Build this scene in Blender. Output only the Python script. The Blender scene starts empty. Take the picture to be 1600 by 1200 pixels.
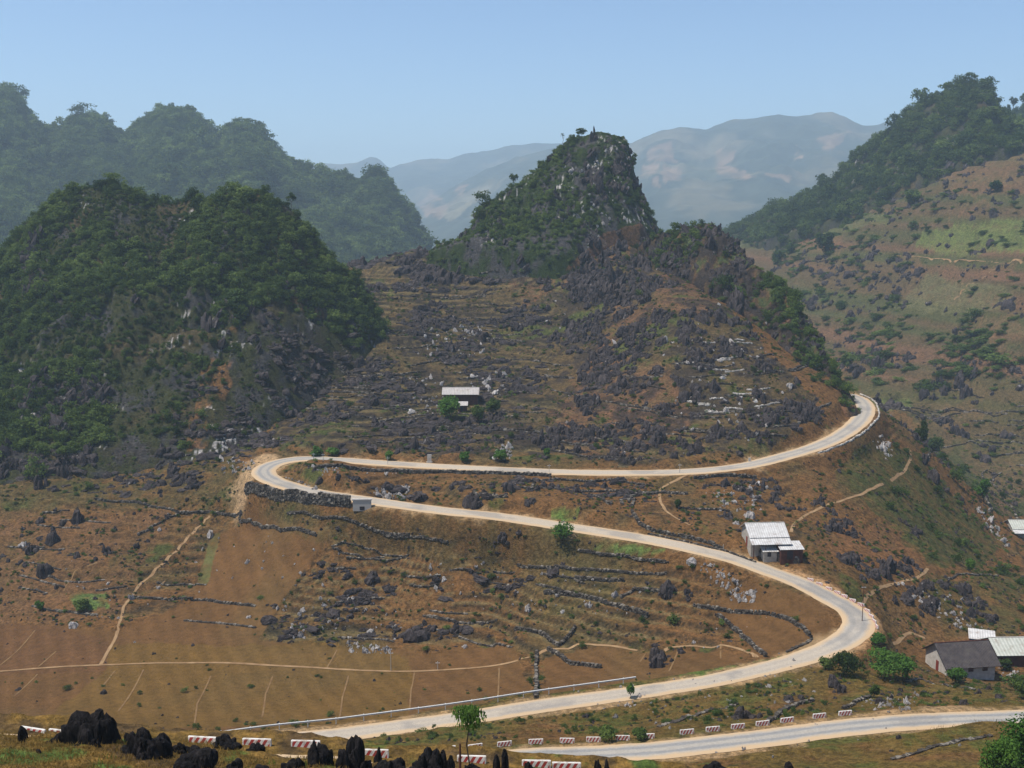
import bpy, bmesh, math, random
import numpy as np
random.seed(7); rng = np.random.default_rng(7)
R = math.radians
C = bpy.context.scene.collection
# ------------------------------------------------------------------ camera, sky, sun, exposure
F = 1716.0; PITCH = R(8.94); CAMZ = 80.0
cp, sp_ = math.cos(PITCH), math.sin(PITCH)
cd = bpy.data.cameras.new('camera'); cam = bpy.data.objects.new('camera', cd); C.objects.link(cam)
cam.location = (0, 0, CAMZ); cam.rotation_euler = (R(90)-PITCH, 0, 0)
cd.sensor_width = 36; cd.lens = 36*F/1600; cd.clip_start = .5; cd.clip_end = 20000
S = bpy.context.scene; S.camera = cam
W = bpy.data.worlds.new('World'); S.world = W; W.use_nodes = True
SUN_EL, SUN_AZ = R(66), R(-105)            # azimuth measured from +Y, to the left
nt = W.node_tree; bg = nt.nodes['Background']; sky = nt.nodes.new('ShaderNodeTexSky')
sky.sky_type = 'NISHITA'; sky.sun_disc = False; sky.sun_elevation = SUN_EL; sky.sun_rotation = SUN_AZ
sky.air_density = 1.0; sky.dust_density = .6; sky.ozone_density = 5.0; sky.altitude = 1000
nt.links.new(sky.outputs[0], bg.inputs[0]); bg.inputs[1].default_value = .115
sd = bpy.data.lights.new('sun', 'SUN'); sd.energy = 4.5; sd.angle = R(.6); sd.color = (1, .94, .85)
sun = bpy.data.objects.new('sun', sd); C.objects.link(sun)
from mathutils import Vector
sdir = Vector((math.sin(SUN_AZ)*math.cos(SUN_EL), math.cos(SUN_AZ)*math.cos(SUN_EL), math.sin(SUN_EL)))
sun.rotation_euler = sdir.to_track_quat('Z', 'Y').to_euler(); sun.location = (0, 0, 300)
S.view_settings.view_transform = 'Standard'; S.view_settings.look = 'None'
S.view_settings.exposure = 0.38; S.view_settings.gamma = 1
S.render.engine = 'CYCLES'
cy = S.cycles; cy.max_bounces = 5; cy.diffuse_bounces = 2; cy.glossy_bounces = 1; cy.transmission_bounces = 1
cy.volume_bounces = 1; cy.transparent_max_bounces = 4; cy.use_denoising = True
cy.caustics_reflective = False; cy.caustics_refractive = False

# ------------------------------------------------------------------ pixel <-> world
def P(px, py, Y):
    a, b = (px-800)/F, (600-py)/F
    dy = cp+b*sp_; dz = -sp_+b*cp; s = Y/dy
    return (a*s, Y, CAMZ+dz*s)
def PA(a, py=None, Y=None):
    a = np.array(a, float); 
    return np.array([P(*r) for r in a])
def proj(x, y, z):
    d = z-CAMZ; f_ = y*cp-d*sp_; up = y*sp_+d*cp
    return 800+F*x/f_, 600-F*up/f_

# ------------------------------------------------------------------ noise
_perm = rng.permutation(256); _perm = np.concatenate([_perm, _perm, _perm])
_g3 = rng.normal(size=(256, 3)); _g3 /= np.linalg.norm(_g3, axis=1)[:, None]
def perlin(x, y, z=0.0):
    x, y, z = np.broadcast_arrays(np.asarray(x, float), np.asarray(y, float), np.asarray(z, float))
    xi, yi, zi = (np.floor(v).astype(int) for v in (x, y, z))
    xf, yf, zf = x-xi, y-yi, z-zi
    u, v, w = (t*t*t*(t*(t*6-15)+10) for t in (xf, yf, zf))
    xi &= 255; yi &= 255; zi &= 255
    def g(i, j, k):
        h = _perm[_perm[_perm[(xi+i) & 255]+((yi+j) & 255)]+((zi+k) & 255)]
        gr = _g3[h]; return gr[..., 0]*(xf-i)+gr[..., 1]*(yf-j)+gr[..., 2]*(zf-k)
    l = lambda a, b, t: a+(b-a)*t
    x0 = l(l(g(0,0,0), g(1,0,0), u), l(g(0,1,0), g(1,1,0), u), v)
    if np.all(zf == 0): return x0*1.5
    x1 = l(l(g(0,0,1), g(1,0,1), u), l(g(0,1,1), g(1,1,1), u), v)
    return l(x0, x1, w)*1.5
def fbm(x, y, z=0.0, o=4, gain=.5):
    s = 0; a = 1
    for i in range(o):
        s = s+a*perlin(x*2**i+i*17.3, y*2**i+i*5.1, (z*2**i+i*3.7) if not np.isscalar(z) or z != 0 else 0.0); a *= gain
    return s
def sstep(a, b, x):
    t = np.clip((x-a)/(b-a), 0, 1); return t*t*(3-2*t)

# ------------------------------------------------------------------ base terrain: thin plate surface through surveyed points
CTRL = [(830,1200,119),(1100,1190,117),(1350,1165,118),(1600,1150,118),(1000,1215,110),(1300,1205,108),(1600,1200,106),
(0,1180,135),(300,1180,132),(600,1185,122),(830,1183,121),(1100,1165,121),(1350,1130,125),(1570,1118,127),(1000,1130,139),(1200,1105,141),
(430,1155,142),(600,1138,147),(740,1120,150),(850,1100,153),(1000,1082,157),(1160,1050,163),(1250,1030,167),(1320,1005,173),(1340,975,178),
(1300,940,186),(1230,905,193),(1100,862,203),(950,830,211),(850,815,215),(700,798,220),(560,780,226),(460,762,234),(405,742,245),(430,722,254),
(470,716,257),(600,722,253),(700,728,249),(850,735,246),(1000,737,246),(1100,735,247),(1200,720,254),(1280,690,268),(1340,655,287),(1350,625,305),
(100,1100,168),(400,1100,168),(700,1080,172),(830,1060,174),(1000,1020,180),(1150,980,184),(1250,960,183),(100,1000,197),(400,1000,195),(650,980,199),
(100,900,222),(400,900,218),(250,830,240),(400,810,240),(0,820,245),(0,760,258),(200,760,258),(600,900,213),(800,900,209),(1000,900,200),
(600,830,226),(800,850,214),(700,755,238),(900,770,232),(1100,800,222),(1200,850,207),(1000,780,229),(1350,900,203),(1300,830,225),(1400,830,238),
(1080,650,276),(1080,560,301),(1080,480,334),(800,560,339),(800,480,376),(800,640,297),(1250,770,240),(1350,760,252),(1400,700,285),(1450,730,288),(1500,800,278),(1500,900,225),(1580,900,250),(1450,970,200),(1400,1010,188),(1500,1000,195),
(1600,1000,200),(1490,1055,179),(1600,1050,183),(1300,1080,152),(1450,1090,146),(1600,1090,148),(1560,760,380),(1600,820,312),(1600,700,420),
(1400,640,450),(1500,600,470),(1500,500,520),(1400,500,560),(1600,500,480),(1300,480,620),(1350,560,520),(1500,400,580),(1600,400,540),(1300,380,700),
(1220,400,760),(1180,368,900),(1600,250,650),(1450,300,670),(1350,340,720),(600,520,345),(600,450,400),(570,415,440),(650,400,430),(720,615,314),
(720,520,360),(720,430,405),(500,690,265),(900,660,283),(900,600,312),(900,500,362),(900,420,398),(1050,430,372),
(1200,600,292),(1200,680,264),(1150,530,316),(650,650,292),(800,395,415),(960,365,415),(1290,640,285),(-100,1100,168),(-100,950,215),(-150,800,250),(1700,1100,147),(1720,900,262)]
CW = [(-.3,300,62),(-.3,400,52),(-.5,300,64),(-.5,450,52),(.1,520,60),(.25,430,86),(0,600,70),(-.12,520,40),(.2,520,92),(.1,800,90),(-.3,700,60),(-.5,800,50),
(-.62,170,79),(-.62,250,68),(.64,150,72),(.64,250,90),(.64,400,90),(.64,600,20),(-.62,110,66),(.64,100,58),(0,90,50),(.3,90,50),(-.3,90,50),(.3,900,20),(.5,900,10),(0,1200,120),(-.5,1200,80),(.5,1200,60)]
cps = PA(CTRL); cx = np.concatenate([cps[:,0]/cps[:,1], [c[0] for c in CW]]); cyy = np.concatenate([np.log(cps[:,1]), np.log([c[1] for c in CW])])
cz = np.concatenate([cps[:,2], [CAMZ-c[2] for c in CW]])
def _k(r2): return .5*r2*np.log(r2+1e-12)
n = len(cx); A = np.zeros((n+3, n+3)); A[:n,:n] = _k((cx[:,None]-cx)**2+(cyy[:,None]-cyy)**2)+np.eye(n)*2e-4
A[:n,n] = 1; A[:n,n+1] = cx; A[:n,n+2] = cyy; A[n:,:n] = A[:n,n:].T
wts = np.linalg.solve(A, np.concatenate([cz, [0,0,0]]))
U0, U1, L0, L1 = -.72, .72, math.log(60), math.log(2000)
GU, GL = 360, 520
gu = np.linspace(U0, U1, GU); gl = np.linspace(L0, L1, GL)
uu, ll = np.meshgrid(gu, gl)
zb = wts[n]+wts[n+1]*uu+wts[n+2]*ll
for i in range(n): zb += wts[i]*_k((uu-cx[i])**2+(ll-cyy[i])**2)
def bil(G, u, l, u0, u1, l0, l1):
    h, w = G.shape
    fu = np.clip((u-u0)/(u1-u0)*(w-1), 0, w-1.001); fl = np.clip((l-l0)/(l1-l0)*(h-1), 0, h-1.001)
    i, j = fu.astype(int), fl.astype(int); a, b = fu-i, fl-j
    return (G[j,i]*(1-a)+G[j,i+1]*a)*(1-b)+(G[j+1,i]*(1-a)+G[j+1,i+1]*a)*b
def base0(x, y): return bil(zb, x/y, np.log(np.maximum(y, 1)), U0, U1, L0, L1)

# ------------------------------------------------------------------ hills: crest line, foot line, steep far side
class Hill:
    def __init__(s, crest, foot, back=.9, prof=1.0, drop=0, amp=3., scale=.05, seed=0, snap=False, terr=0):
        c = PA(crest); f = PA(foot)
        if snap:
            for i, q in enumerate(foot):
                ys = np.linspace(q[2]*.8, q[2]*1.3, 400); w_ = PA([(q[0], q[1], v) for v in ys]); g_ = base0(w_[:,0], w_[:,1]); k_ = np.nonzero(w_[:,2] < g_)[0]
                if len(k_): f[i] = (w_[k_[0],0], w_[k_[0],1], g_[k_[0]]-.3)
        s.terr = terr; s.cu = c[:,0]/c[:,1]; s.cY = c[:,1]; s.cz = c[:,2]-drop
        s.fu = f[:,0]/f[:,1]; s.fY = f[:,1]; s.fz = f[:,2]; s.back = back; s.prof = prof; s.amp = amp; s.sc = scale; s.seed = seed
    def z(s, x, y):
        u = x/y
        yc, zc = np.interp(u, s.cu, s.cY), np.interp(u, s.cu, s.cz)
        yf, zf = np.interp(u, s.fu, s.fY), np.interp(u, s.fu, s.fz)
        t = (y-yf)/np.maximum(yc-yf, 4); tt = np.clip(t, 0, 1)
        zz = zf+(zc-zf)*tt**s.prof
        zz = np.where(t < 0, zf+(t*np.maximum(yc-yf, 4))*2.5, zz)
        zz = np.where(y > yc, zc-(y-yc)*s.back, zz)
        out = np.maximum(s.cu[0]-u, u-s.cu[-1]); zz = np.where(out > 0, zz-out*y*3, zz)
        if s.terr:
            z2, _ = terrace(zz, x, y, 1.5, 1.2*fbm(x*.02, y*.02, 3.1, 2)+.2*perlin(x*.1, y*.1, 5.)); zz = zz+(z2-zz)*.8*(1-sstep(s.terr, s.terr+.2, tt))*(t > 0)
        k = s.sc; m = np.clip(tt*2, 0, 1)*(.35+.65*np.clip((1-tt)*3, 0, 1))
        w = (m > 0) & (out < .002) & (y < yc+70); zz = np.array(zz, float); xw, yw, zw = np.broadcast_to(x, zz.shape)[w], np.broadcast_to(y, zz.shape)[w], zz[w]
        if zw.size:
            nz = fbm(xw*k+s.seed, yw*k, zw*k*.5, 6, .58); rid = 1-np.abs(fbm(xw*k*1.7+s.seed+40, yw*k*1.7, zw*k*.3, 3))*2
            zz[w] = zw+s.amp*m[w]*(nz+.6*rid-.4)
        return zz
left_hill = Hill([(-260,520,345),(-120,450,350),(0,387,352),(30,352,355),(60,322,358),(100,294,362),(170,280,364),(200,287,364),(232,306,362),(285,304,362),(300,292,362),(330,303,360),(370,287,358),(405,294,356),(440,308,354),(470,333,352),(500,373,350),(530,403,349),(560,433,348),(582,470,346),(600,505,343),(612,540,335)],
    [(-260,770,245),(-100,765,245),(0,755,246),(200,740,250),(340,710,256),(420,672,268),(500,620,285),(560,570,305),(600,530,326),(615,545,332)], back=.7, drop=1.6, amp=4.5, scale=.045, seed=3, snap=True, terr=.35)
peak = Hill([(672,388,425),(690,374,428),(735,352,436),(748,322,438),(790,300,440),(802,282,440),(832,266,441),(860,242,442),(882,217,443),(905,207,444),(940,205,444),(975,206,444),(984,228,443),(991,262,442),(1000,296,440),(1008,325,437),(1024,352,432),(1030,362,430)],
    [(672,392,418),(735,378,408),(800,392,400),(870,400,396),(920,386,400),(960,360,408),(1000,352,414),(1030,366,424)], back=1.5, prof=.9, drop=1.2, amp=4.5, scale=.07, seed=9)
shoulder = Hill([(1000,372,405),(1025,357,400),(1060,352,396),(1085,345,392),(1100,341,390),(1115,346,388),(1130,356,384),(1170,398,370),(1215,428,356),(1240,458,346),(1265,503,335),(1290,543,325),(1315,588,313),(1334,618,304),(1345,640,297)],
    [(1000,400,392),(1060,424,377),(1130,455,352),(1200,520,325),(1270,600,302),(1325,640,290),(1345,650,290)], back=1.0, drop=1.3, amp=3, scale=.07, seed=14, snap=True, terr=.5)
back_ridge = Hill([(-260,100,1263),(-80,110,1263),(0,140,1263),(22,150,1263),(45,178,1263),(70,196,1270),(95,200,1270),(112,182,1279),(150,178,1279),(170,190,1279),(198,212,1287),(222,190,1287),(240,176,1287),(268,168,1287),(305,172,1287),(318,188,1279),(345,212,1279),(352,196,1270),(380,190,1263),(408,196,1263),(425,222,1263),(450,247,1263),(500,264,1263),(540,272,1263),(570,276,1263),(582,266,1255),(603,266,1255),(615,285,1246),(635,318,1238),(655,350,1222),(668,380,1206),(672,400,1198)],
    [(-260,520,842),(0,480,874),(300,470,907),(450,440,972),(560,430,1036),(620,420,1101),(660,410,1166),(672,405,1182)], back=.7, drop=2.8, amp=17, scale=.010, seed=21)
right_hill = Hill([(1090,380,1010),(1130,356,980),(1180,337,950),(1230,312,920),(1262,297,900),(1308,268,870),(1332,243,860),(1366,217,840),(1396,188,820),(1440,155,800),(1482,134,790),(1510,120,785),(1530,120,780),(1550,134,775),(1560,162,770),(1577,190,765),(1600,214,760),(1680,250,750),(1800,280,740)],
    [(1090,392,930),(1150,385,880),(1220,370,800),(1300,345,760),(1400,300,720),(1500,255,690),(1600,222,680),(1800,215,670)], back=.8, drop=2.5, amp=8, scale=.02, seed=33)
far_spur = Hill([(1500,260,1050),(1540,215,1050),(1560,196,1050),(1580,178,1050),(1600,164,1050),(1650,150,1050),(1800,150,1050)],
    [(1500,300,850),(1600,300,850),(1800,300,850)], back=.6, drop=2, amp=5, scale=.02, seed=37)
far_mountain = Hill([(560,420,4167),(640,330,4348),(760,262,4530),(860,228,4530),(985,224,4530),(1002,216,4530),(1030,204,4530),(1062,200,4530),(1105,202,4530),(1150,190,4530),(1200,182,4530),(1228,179,4530),(1300,175,4530),(1322,180,4530),(1350,188,4530),(1375,187,4530),(1400,180,4530),(1450,170,4530),(1700,170,4530)],
    [(560,440,2717),(640,420,2717),(800,400,2717),(1100,390,2717),(1700,380,2717)], back=.5, amp=42, scale=.0022, seed=51)
far_range = Hill([(100,290,6048),(430,256,6048),(510,256,6048),(558,255,6048),(578,246,6048),(592,247,6048),(608,261,6048),(650,248,6048),(700,243,6048),(725,236,6048),(765,233,6048),(790,226,6048),(870,221,6048),(985,222,6048),(1100,226,6048),(1300,230,6048)],
    [(100,400,4320),(500,400,4320),(800,400,4320),(1300,390,4320)], back=.5, amp=50, scale=.0016, seed=63)
NEAR_HILLS = [left_hill, peak, shoulder]

# ------------------------------------------------------------------ roads
ROAD_S = [(300,1176,139),(360,1167,141),(430,1157,143),(520,1148,145),(600,1138,147),(740,1118,150),(850,1101,153),(1000,1080,157),(1100,1064,160),(1160,1052,163),(1230,1035,167),(1285,1017,171),(1325,997,175),(1342,975,179),(1332,955,183),(1300,935,187),
(1255,912,192),(1200,890,196),(1150,873,200),(1100,860,203),(1030,845,207),(950,832,211),(850,817,215.5),(780,806,218),(700,798,220),(630,789,223),(560,779,226.5),(500,770,230),(460,761,234.5),(425,750,240.5),(412,738,246),(420,727,251),(445,719,255.5),(480,716,257.5),(530,718,256),(600,723,252.5),(700,729,249),(780,733,247),(850,736,246),
(930,738,245.5),(1000,738,245.5),(1060,737,246),(1120,733,248),(1170,726,251),(1220,714,257),(1270,699,264),(1310,682,273),(1338,662,283),(1350,646,292),(1350,633,300),(1342,623,309),(1325,616,318)]
ROAD_N = [(480,1215,113),(620,1200,117),(720,1190,119),(830,1183,121),(930,1177,121),(1020,1170,121),(1100,1163,122),(1200,1151,123.5),(1300,1138,125.5),(1400,1128,127),(1500,1123,128),(1570,1121,128.5),(1680,1116,129.5)]
def smooth_line(pts, step=1.0):
    p = PA(pts); q = []
    for i in range(len(p)-1):
        p0, p1, p2, p3 = p[max(i-1,0)], p[i], p[i+1], p[min(i+2,len(p)-1)]
        m = max(int(np.linalg.norm(p2-p1)/step), 1)
        for k in range(m):
            t = k/m; q.append(.5*((2*p1)+(-p0+p2)*t+(2*p0-5*p1+4*p2-p3)*t*t+(-p0+3*p1-3*p2+p3)*t**3))
    q.append(p[-1]); q = np.array(q)
    z = q[:,2].copy(); 
    for _ in range(60): z[1:-1] = (z[:-2]+z[2:]+2*z[1:-1])/4
    q[:,2] = z; return q
road_s = smooth_line(ROAD_S, .8); road_n = smooth_line(ROAD_N, .8)
HALF_S, HALF_N = 2.5, 1.9
def near_line(x, y, line, reach):
    """distance to the line and its height there, only where closer than reach"""
    x = np.asarray(x); y = np.asarray(y); shp = x.shape; x = x.ravel(); y = y.ravel()
    d = np.full(x.shape, 1e9); z = np.zeros(x.shape); side = np.zeros(x.shape)
    for a in range(0, len(line)-1, 20):
        seg = line[a:a+21]
        m = np.nonzero((x > seg[:,0].min()-reach) & (x < seg[:,0].max()+reach) & (y > seg[:,1].min()-reach) & (y < seg[:,1].max()+reach))[0]
        if not len(m): continue
        xs, ys = x[m], y[m]
        for i in range(len(seg)-1):
            p, q = seg[i], seg[i+1]; e = q[:2]-p[:2]; L2 = e@e+1e-9
            t = np.clip(((xs-p[0])*e[0]+(ys-p[1])*e[1])/L2, 0, 1)
            dx, dy = xs-p[0]-t*e[0], ys-p[1]-t*e[1]; dd = np.hypot(dx, dy)
            b = dd < d[m]; mm = m[b]; d[mm] = dd[b]; z[mm] = (p[2]+t*(q[2]-p[2]))[b]; side[mm] = np.sign(e[0]*dy-e[1]*dx)[b]
    return d.reshape(shp), z.reshape(shp), side.reshape(shp)

# ------------------------------------------------------------------ photo-region helper (polygon test used to survey where fields, woods and rocks lie)
def inpoly(px, py, poly, warp=0, ws=.03):
    if warp:
        px = px+warp*perlin(px*ws, py*ws*1.3, 3.3); py = py+warp*perlin(px*ws+50, py*ws*1.3, 7.7)
    ins = np.zeros(px.shape, bool); m = len(poly)
    for i in range(m):
        x0, y0 = poly[i]; x1, y1 = poly[(i+1) % m]
        if y0 == y1: continue
        c = ((y0 > py) != (y1 > py)) & (px < (x1-x0)*(py-y0)/(y1-y0)+x0); ins ^= c
    return ins
FIELD = [(-200,985),(60,975),(180,985),(300,940),(330,830),(430,815),(520,830),(470,900),(400,1000),(500,1010),(640,1020),(800,1010),(830,1080),(640,1130),(380,1150),(100,1140),(-200,1130)]
FIELD_R = [(850,1030),(960,1000),(1000,1020),(1180,1020),(1150,1040),(1000,1070),(850,1090)]
FIELD_S = [(1100,945),(1180,915),(1270,935),(1305,970),(1290,1000),(1180,1030),(1160,990)]
ROUGH = [(560,390),(700,380),(1010,370),(1110,450),(1290,640),(1200,700),(1000,722),(700,712),(480,700),(400,690),(540,560)]
TERR = [(400,820),(520,800),(760,815),(1060,880),(1090,960),(1000,1010),(640,1010),(420,1000)]
def terrace(z, x, y, step, ph, sharp=.22):
    q = z/step+ph; f = np.floor(q); t = q-f
    return (f+sstep(0.5-sharp, .5+sharp, t)-ph)*step, np.clip(1-np.abs(t-.5)/sharp, 0, 1)
def ground_z(x, y, full=False):
    z = base0(x, y)
    px, py = proj(x, y, z)
    big = fbm(x*.02, y*.02, 1.7, 3)
    amp = np.where(y < 420, .7, 2.5)
    fld = inpoly(px, py, FIELD, 6)|inpoly(px, py, FIELD_R, 4)|inpoly(px, py, FIELD_S, 3)
    smooth = np.where(fld, .12, 1.)
    z = z+amp*smooth*fbm(x*.06, y*.06, 4.2, 4, .55)
    # terraces
    spur = inpoly(px, py, [(1235,740),(1340,690),(1420,690),(1480,740),(1600,900),(1600,1010),(1450,1000),(1380,930),(1300,880),(1250,830)], 10)
    tm = np.where(fld, 0, 1.)*sstep(128, 140, y)*(1-sstep(430, 520, y))*np.where(spur, .25, 1)*np.where(inpoly(px, py, [(880,430),(960,380),(1110,350),(1340,640),(1200,710),(900,700),(860,560)], 16), .25, 1)*sstep(-.45, .1, fbm(x*.035+5, y*.035, 7.7, 3)+.15)
    tm = tm*np.clip(.9+.5*big, 0, 1)
    z2, riser = terrace(z, x, y, 1.25, 1.6*fbm(x*.014, y*.014, 9.1, 3)+.22*perlin(x*.10, y*.10, 5.)+.08*perlin(x*.4, y*.4, 5.))
    z = z+(z2-z)*.75*tm; riser = riser*tm
    tmR = sstep(430, 500, y)*(1-sstep(800, 900, y))
    z3, r3 = terrace(z, x, y, 3.2, 1.2*fbm(x*.006, y*.006, 2.1, 2)); z = z+(z3-z)*.6*tmR; riser = np.maximum(riser, r3*tmR*.8)
    for line, hw in ((road_s, HALF_S), (road_n, HALF_N)):
        d, zr, sd_ = near_line(x, y, line, 9)
        k = 1-sstep(hw+.5, hw+4.5, d); z = z+(zr-.16-z)*k; riser = riser*(1-k)
    if full: return z, riser, px, py, fld
    return z
def H(x, y, full=False):
    x = np.asarray(x, float); y = np.asarray(y, float)
    z = ground_z(x, y)
    hs = [h.z(x, y) for h in NEAR_HILLS+[right_hill, back_ridge, far_spur]]
    st = np.stack([z]+hs); k = st.argmax(0)
    return (st.max(0), k) if full else st.max(0)

# ------------------------------------------------------------------ materials
class NT:
    def __init__(s, name):
        s.m = bpy.data.materials.new(name); s.m.use_nodes = True; s.t = s.m.node_tree; s.b = s.t.nodes['Principled BSDF']
        s.b.inputs['Roughness'].default_value = .92; s.b.inputs['Specular IOR Level'].default_value = .05
    def n(s, ty, **kw):
        nd = s.t.nodes.new('ShaderNode'+ty)
        for k, v in kw.items():
            if k in nd.inputs.keys() or isinstance(k, int): nd.inputs[k].default_value = v
            else: setattr(nd, k, v)
        return nd
    def l(s, a, b): s.t.links.new(a, b); return b.node if hasattr(b, 'node') else b
    def noise(s, scale, detail=4, rough=.55, vec=None):
        nd = s.n('TexNoise'); nd.inputs['Scale'].default_value = scale; nd.inputs['Detail'].default_value = detail; nd.inputs['Roughness'].default_value = rough
        s.l(vec if vec is not None else s.pos(), nd.inputs['Vector']); return nd.outputs['Fac']
    def pos(s):
        if not hasattr(s, '_p'): s._p = s.n('NewGeometry').outputs['Position']
        return s._p
    def obj(s):
        if not hasattr(s, '_o'): s._o = s.n('TexCoord').outputs['Object']
        return s._o
    def ramp(s, fac, stops):
        nd = s.n('ValToRGB'); cr = nd.color_ramp
        while len(cr.elements) < len(stops): cr.elements.new(.5)
        for e, (p, c) in zip(cr.elements, stops): e.position = p; e.color = (*c, 1) if len(c) == 3 else c
        s.l(fac, nd.inputs[0]); return nd.outputs[0]
    def mix(s, fac, a, b, mode='MIX'):
        nd = s.n('Mix'); nd.data_type = 'RGBA'; nd.blend_type = mode
        for inp, v in ((nd.inputs[0], fac), (nd.inputs[6], a), (nd.inputs[7], b)):
            if hasattr(v, 'is_output') or isinstance(v, bpy.types.NodeSocket): s.l(v, inp)
            elif isinstance(v, tuple): inp.default_value = (*v, 1)
            else: inp.default_value = v
        return nd.outputs[2]
    def math(s, op, a, b=None):
        nd = s.n('Math'); nd.operation = op
        for inp, v in zip(nd.inputs, (a, b)):
            if v is None: continue
            if isinstance(v, bpy.types.NodeSocket): s.l(v, inp)
            else: inp.default_value = v
        return nd.outputs[0]
    def attr(s, name, ty='GEOMETRY', out='Fac'):
        nd = s.n('Attribute'); nd.attribute_name = name; nd.attribute_type = ty; return nd.outputs[out]
    def bump(s, h, strength=.5, dist=.1):
        nd = s.n('Bump'); nd.inputs['Strength'].default_value = strength; nd.inputs['Distance'].default_value = dist
        s.l(h, nd.inputs['Height']); s.l(nd.outputs[0], s.b.inputs['Normal'])
    def col(s, c):
        if isinstance(c, bpy.types.NodeSocket): s.l(c, s.b.inputs['Base Color'])
        else: s.b.inputs['Base Color'].default_value = (*c, 1)
M = {}
def lin(r, g, b): return tuple(((v/255)/12.92 if v/255 <= .04045 else ((v/255+.055)/1.055)**2.4) for v in (r, g, b))
# ground: colour per vertex (what grows or lies there) broken up by fine noise
t = NT('ground_soil'); c = t.attr('Col', out='Color')
n1 = t.noise(.9, 5, .65); n2 = t.noise(.12, 4); n3 = t.noise(2.2, 4, .8)
v = t.ramp(n1, [(.28, (.38,.40,.38)), (.5, (1,1,1)), (.75, (1.6,1.5,1.4))])
c1 = t.mix(t.math('SUBTRACT', 1.0, t.math('MULTIPLY', t.attr('till'), .6)), c, v, 'MULTIPLY'); v2 = t.ramp(n2, [(.3, (.88,.9,.88)), (.7, (1.12,1.1,1.08))]); c2 = t.mix(1.0, c1, v2, 'MULTIPLY')
v3 = t.ramp(n3, [(.38, (.5,.5,.5)), (.62, (1.35,1.32,1.3))]); t.col(t.mix(t.math('SUBTRACT', .85, t.math('MULTIPLY', t.attr('till'), .6)), c2, v3, 'MULTIPLY')); t.bump(t.math('ADD', n1, n3), .8, .5); M['ground'] = t.m
# far land
t = NT('far_land'); c = t.attr('Col', out='Color'); n1 = t.noise(.011, 6, .65); t.col(t.mix(1., c, t.ramp(n1, [(.3,(.6,.65,.6)),(.7,(1.3,1.25,1.2))]), 'MULTIPLY')); M['far'] = t.m
# road: across = -1..1
t = NT('road_surface'); ac = t.attr('across'); n1 = t.noise(.35, 5, .6); n2 = t.noise(3, 3)
n4 = t.noise(.11, 3); n5 = t.noise(9, 2, .6)
dust = t.ramp(t.math('ADD', t.math('ABSOLUTE', ac), t.math('MULTIPLY', t.math('SUBTRACT', n1, .5), .55)), [(.50,(0,0,0)),(.80,(1,1,1))])
tracks = t.ramp(t.math('ADD', t.math('ABSOLUTE', t.math('SUBTRACT', t.math('ABSOLUTE', ac), .33)), t.math('MULTIPLY', t.math('SUBTRACT', n1, .5), .2)), [(.06,(.245,.24,.23)),(.22,(.35,.32,.275))])
asph = t.mix(t.attr('dusty'), tracks, (.43,.36,.275)); asph = t.mix(t.ramp(n4, [(.52,(0,0,0)),(.60,(.45,.45,.45))]), asph, (.20,.19,.18)); asph = t.mix(.5, asph, t.ramp(n5, [(.3,(.7,.7,.7)),(.7,(1.15,1.15,1.15))]), 'MULTIPLY'); asph = t.mix(.6, asph, t.ramp(n2, [(.3,(.8,.8,.8)),(.7,(1.1,1.1,1.1))]), 'MULTIPLY')
t.col(t.mix(dust, asph, (.46,.33,.20))); t.bump(n2, .3, .03); M['road'] = t.m
t = NT('path_dirt'); t.col(t.ramp(t.noise(.6, 4), [(.3,(.20,.12,.06)),(.7,(.32,.21,.11))])); M['path'] = t.m
t = NT('faint_path'); t.col(t.ramp(t.noise(.6, 4), [(.3,(.15,.085,.04)),(.7,(.22,.14,.065))])); M['faint'] = t.m

# ------------------------------------------------------------------ mesh helpers
def mesh_np(name, verts, faces, mat, parent=None, smooth=False, mats=None, midx=None):
    me = bpy.data.meshes.new(name); v = np.asarray(verts, np.float32); f = np.asarray(faces, np.int32)
    me.vertices.add(len(v)); me.vertices.foreach_set('co', v.ravel())
    k = f.shape[1]; me.loops.add(f.size); me.loops.foreach_set('vertex_index', f.ravel())
    me.polygons.add(len(f)); me.polygons.foreach_set('loop_start', np.arange(0, f.size, k, dtype=np.int32))
    me.polygons.foreach_set('use_smooth', np.full(len(f), smooth)); 
    for mm in (mats or [mat]): me.materials.append(mm)
    if midx is not None: me.polygons.foreach_set('material_index', np.asarray(midx, np.int32))
    me.update(calc_edges=True); o = bpy.data.objects.new(name, me); C.objects.link(o)
    if parent: o.parent = parent
    return o
def tag(o, label=None, cat=None, group=None, kind=None):
    if label: o['label'] = label
    if cat: o['category'] = cat; o['kind'] = 'thing'
    if group: o['group'] = group
    if kind: o['kind'] = kind
    return o
def grid_faces(h, w):
    i = np.arange(h*w).reshape(h, w)
    return np.stack([i[:-1,:-1], i[:-1,1:], i[1:,1:], i[1:,:-1]], -1).reshape(-1, 4)
def set_col(o, col):
    a = o.data.color_attributes.new('Col', 'FLOAT_COLOR', 'POINT')
    a.data.foreach_set('color', np.concatenate([col, np.ones((len(col), 1))], 1).astype(np.float32).ravel())
def set_attr(o, name, val):
    a = o.data.attributes.new(name, 'FLOAT', 'POINT'); a.data.foreach_set('value', np.asarray(val, np.float32))
def mixc(c, d, k): k = np.clip(k, 0, 1)[..., None]; return c*(1-k)+np.array(d)*k

SOIL = (.146,.077,.030); SOIL_Y = (.158,.092,.027); GRASS_DRY = (.095,.072,.030); GREEN = (.060,.080,.022); ROCKY = (.038,.031,.027); REDSOIL = (.145,.078,.044); PALE = (.42,.36,.29)
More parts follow.
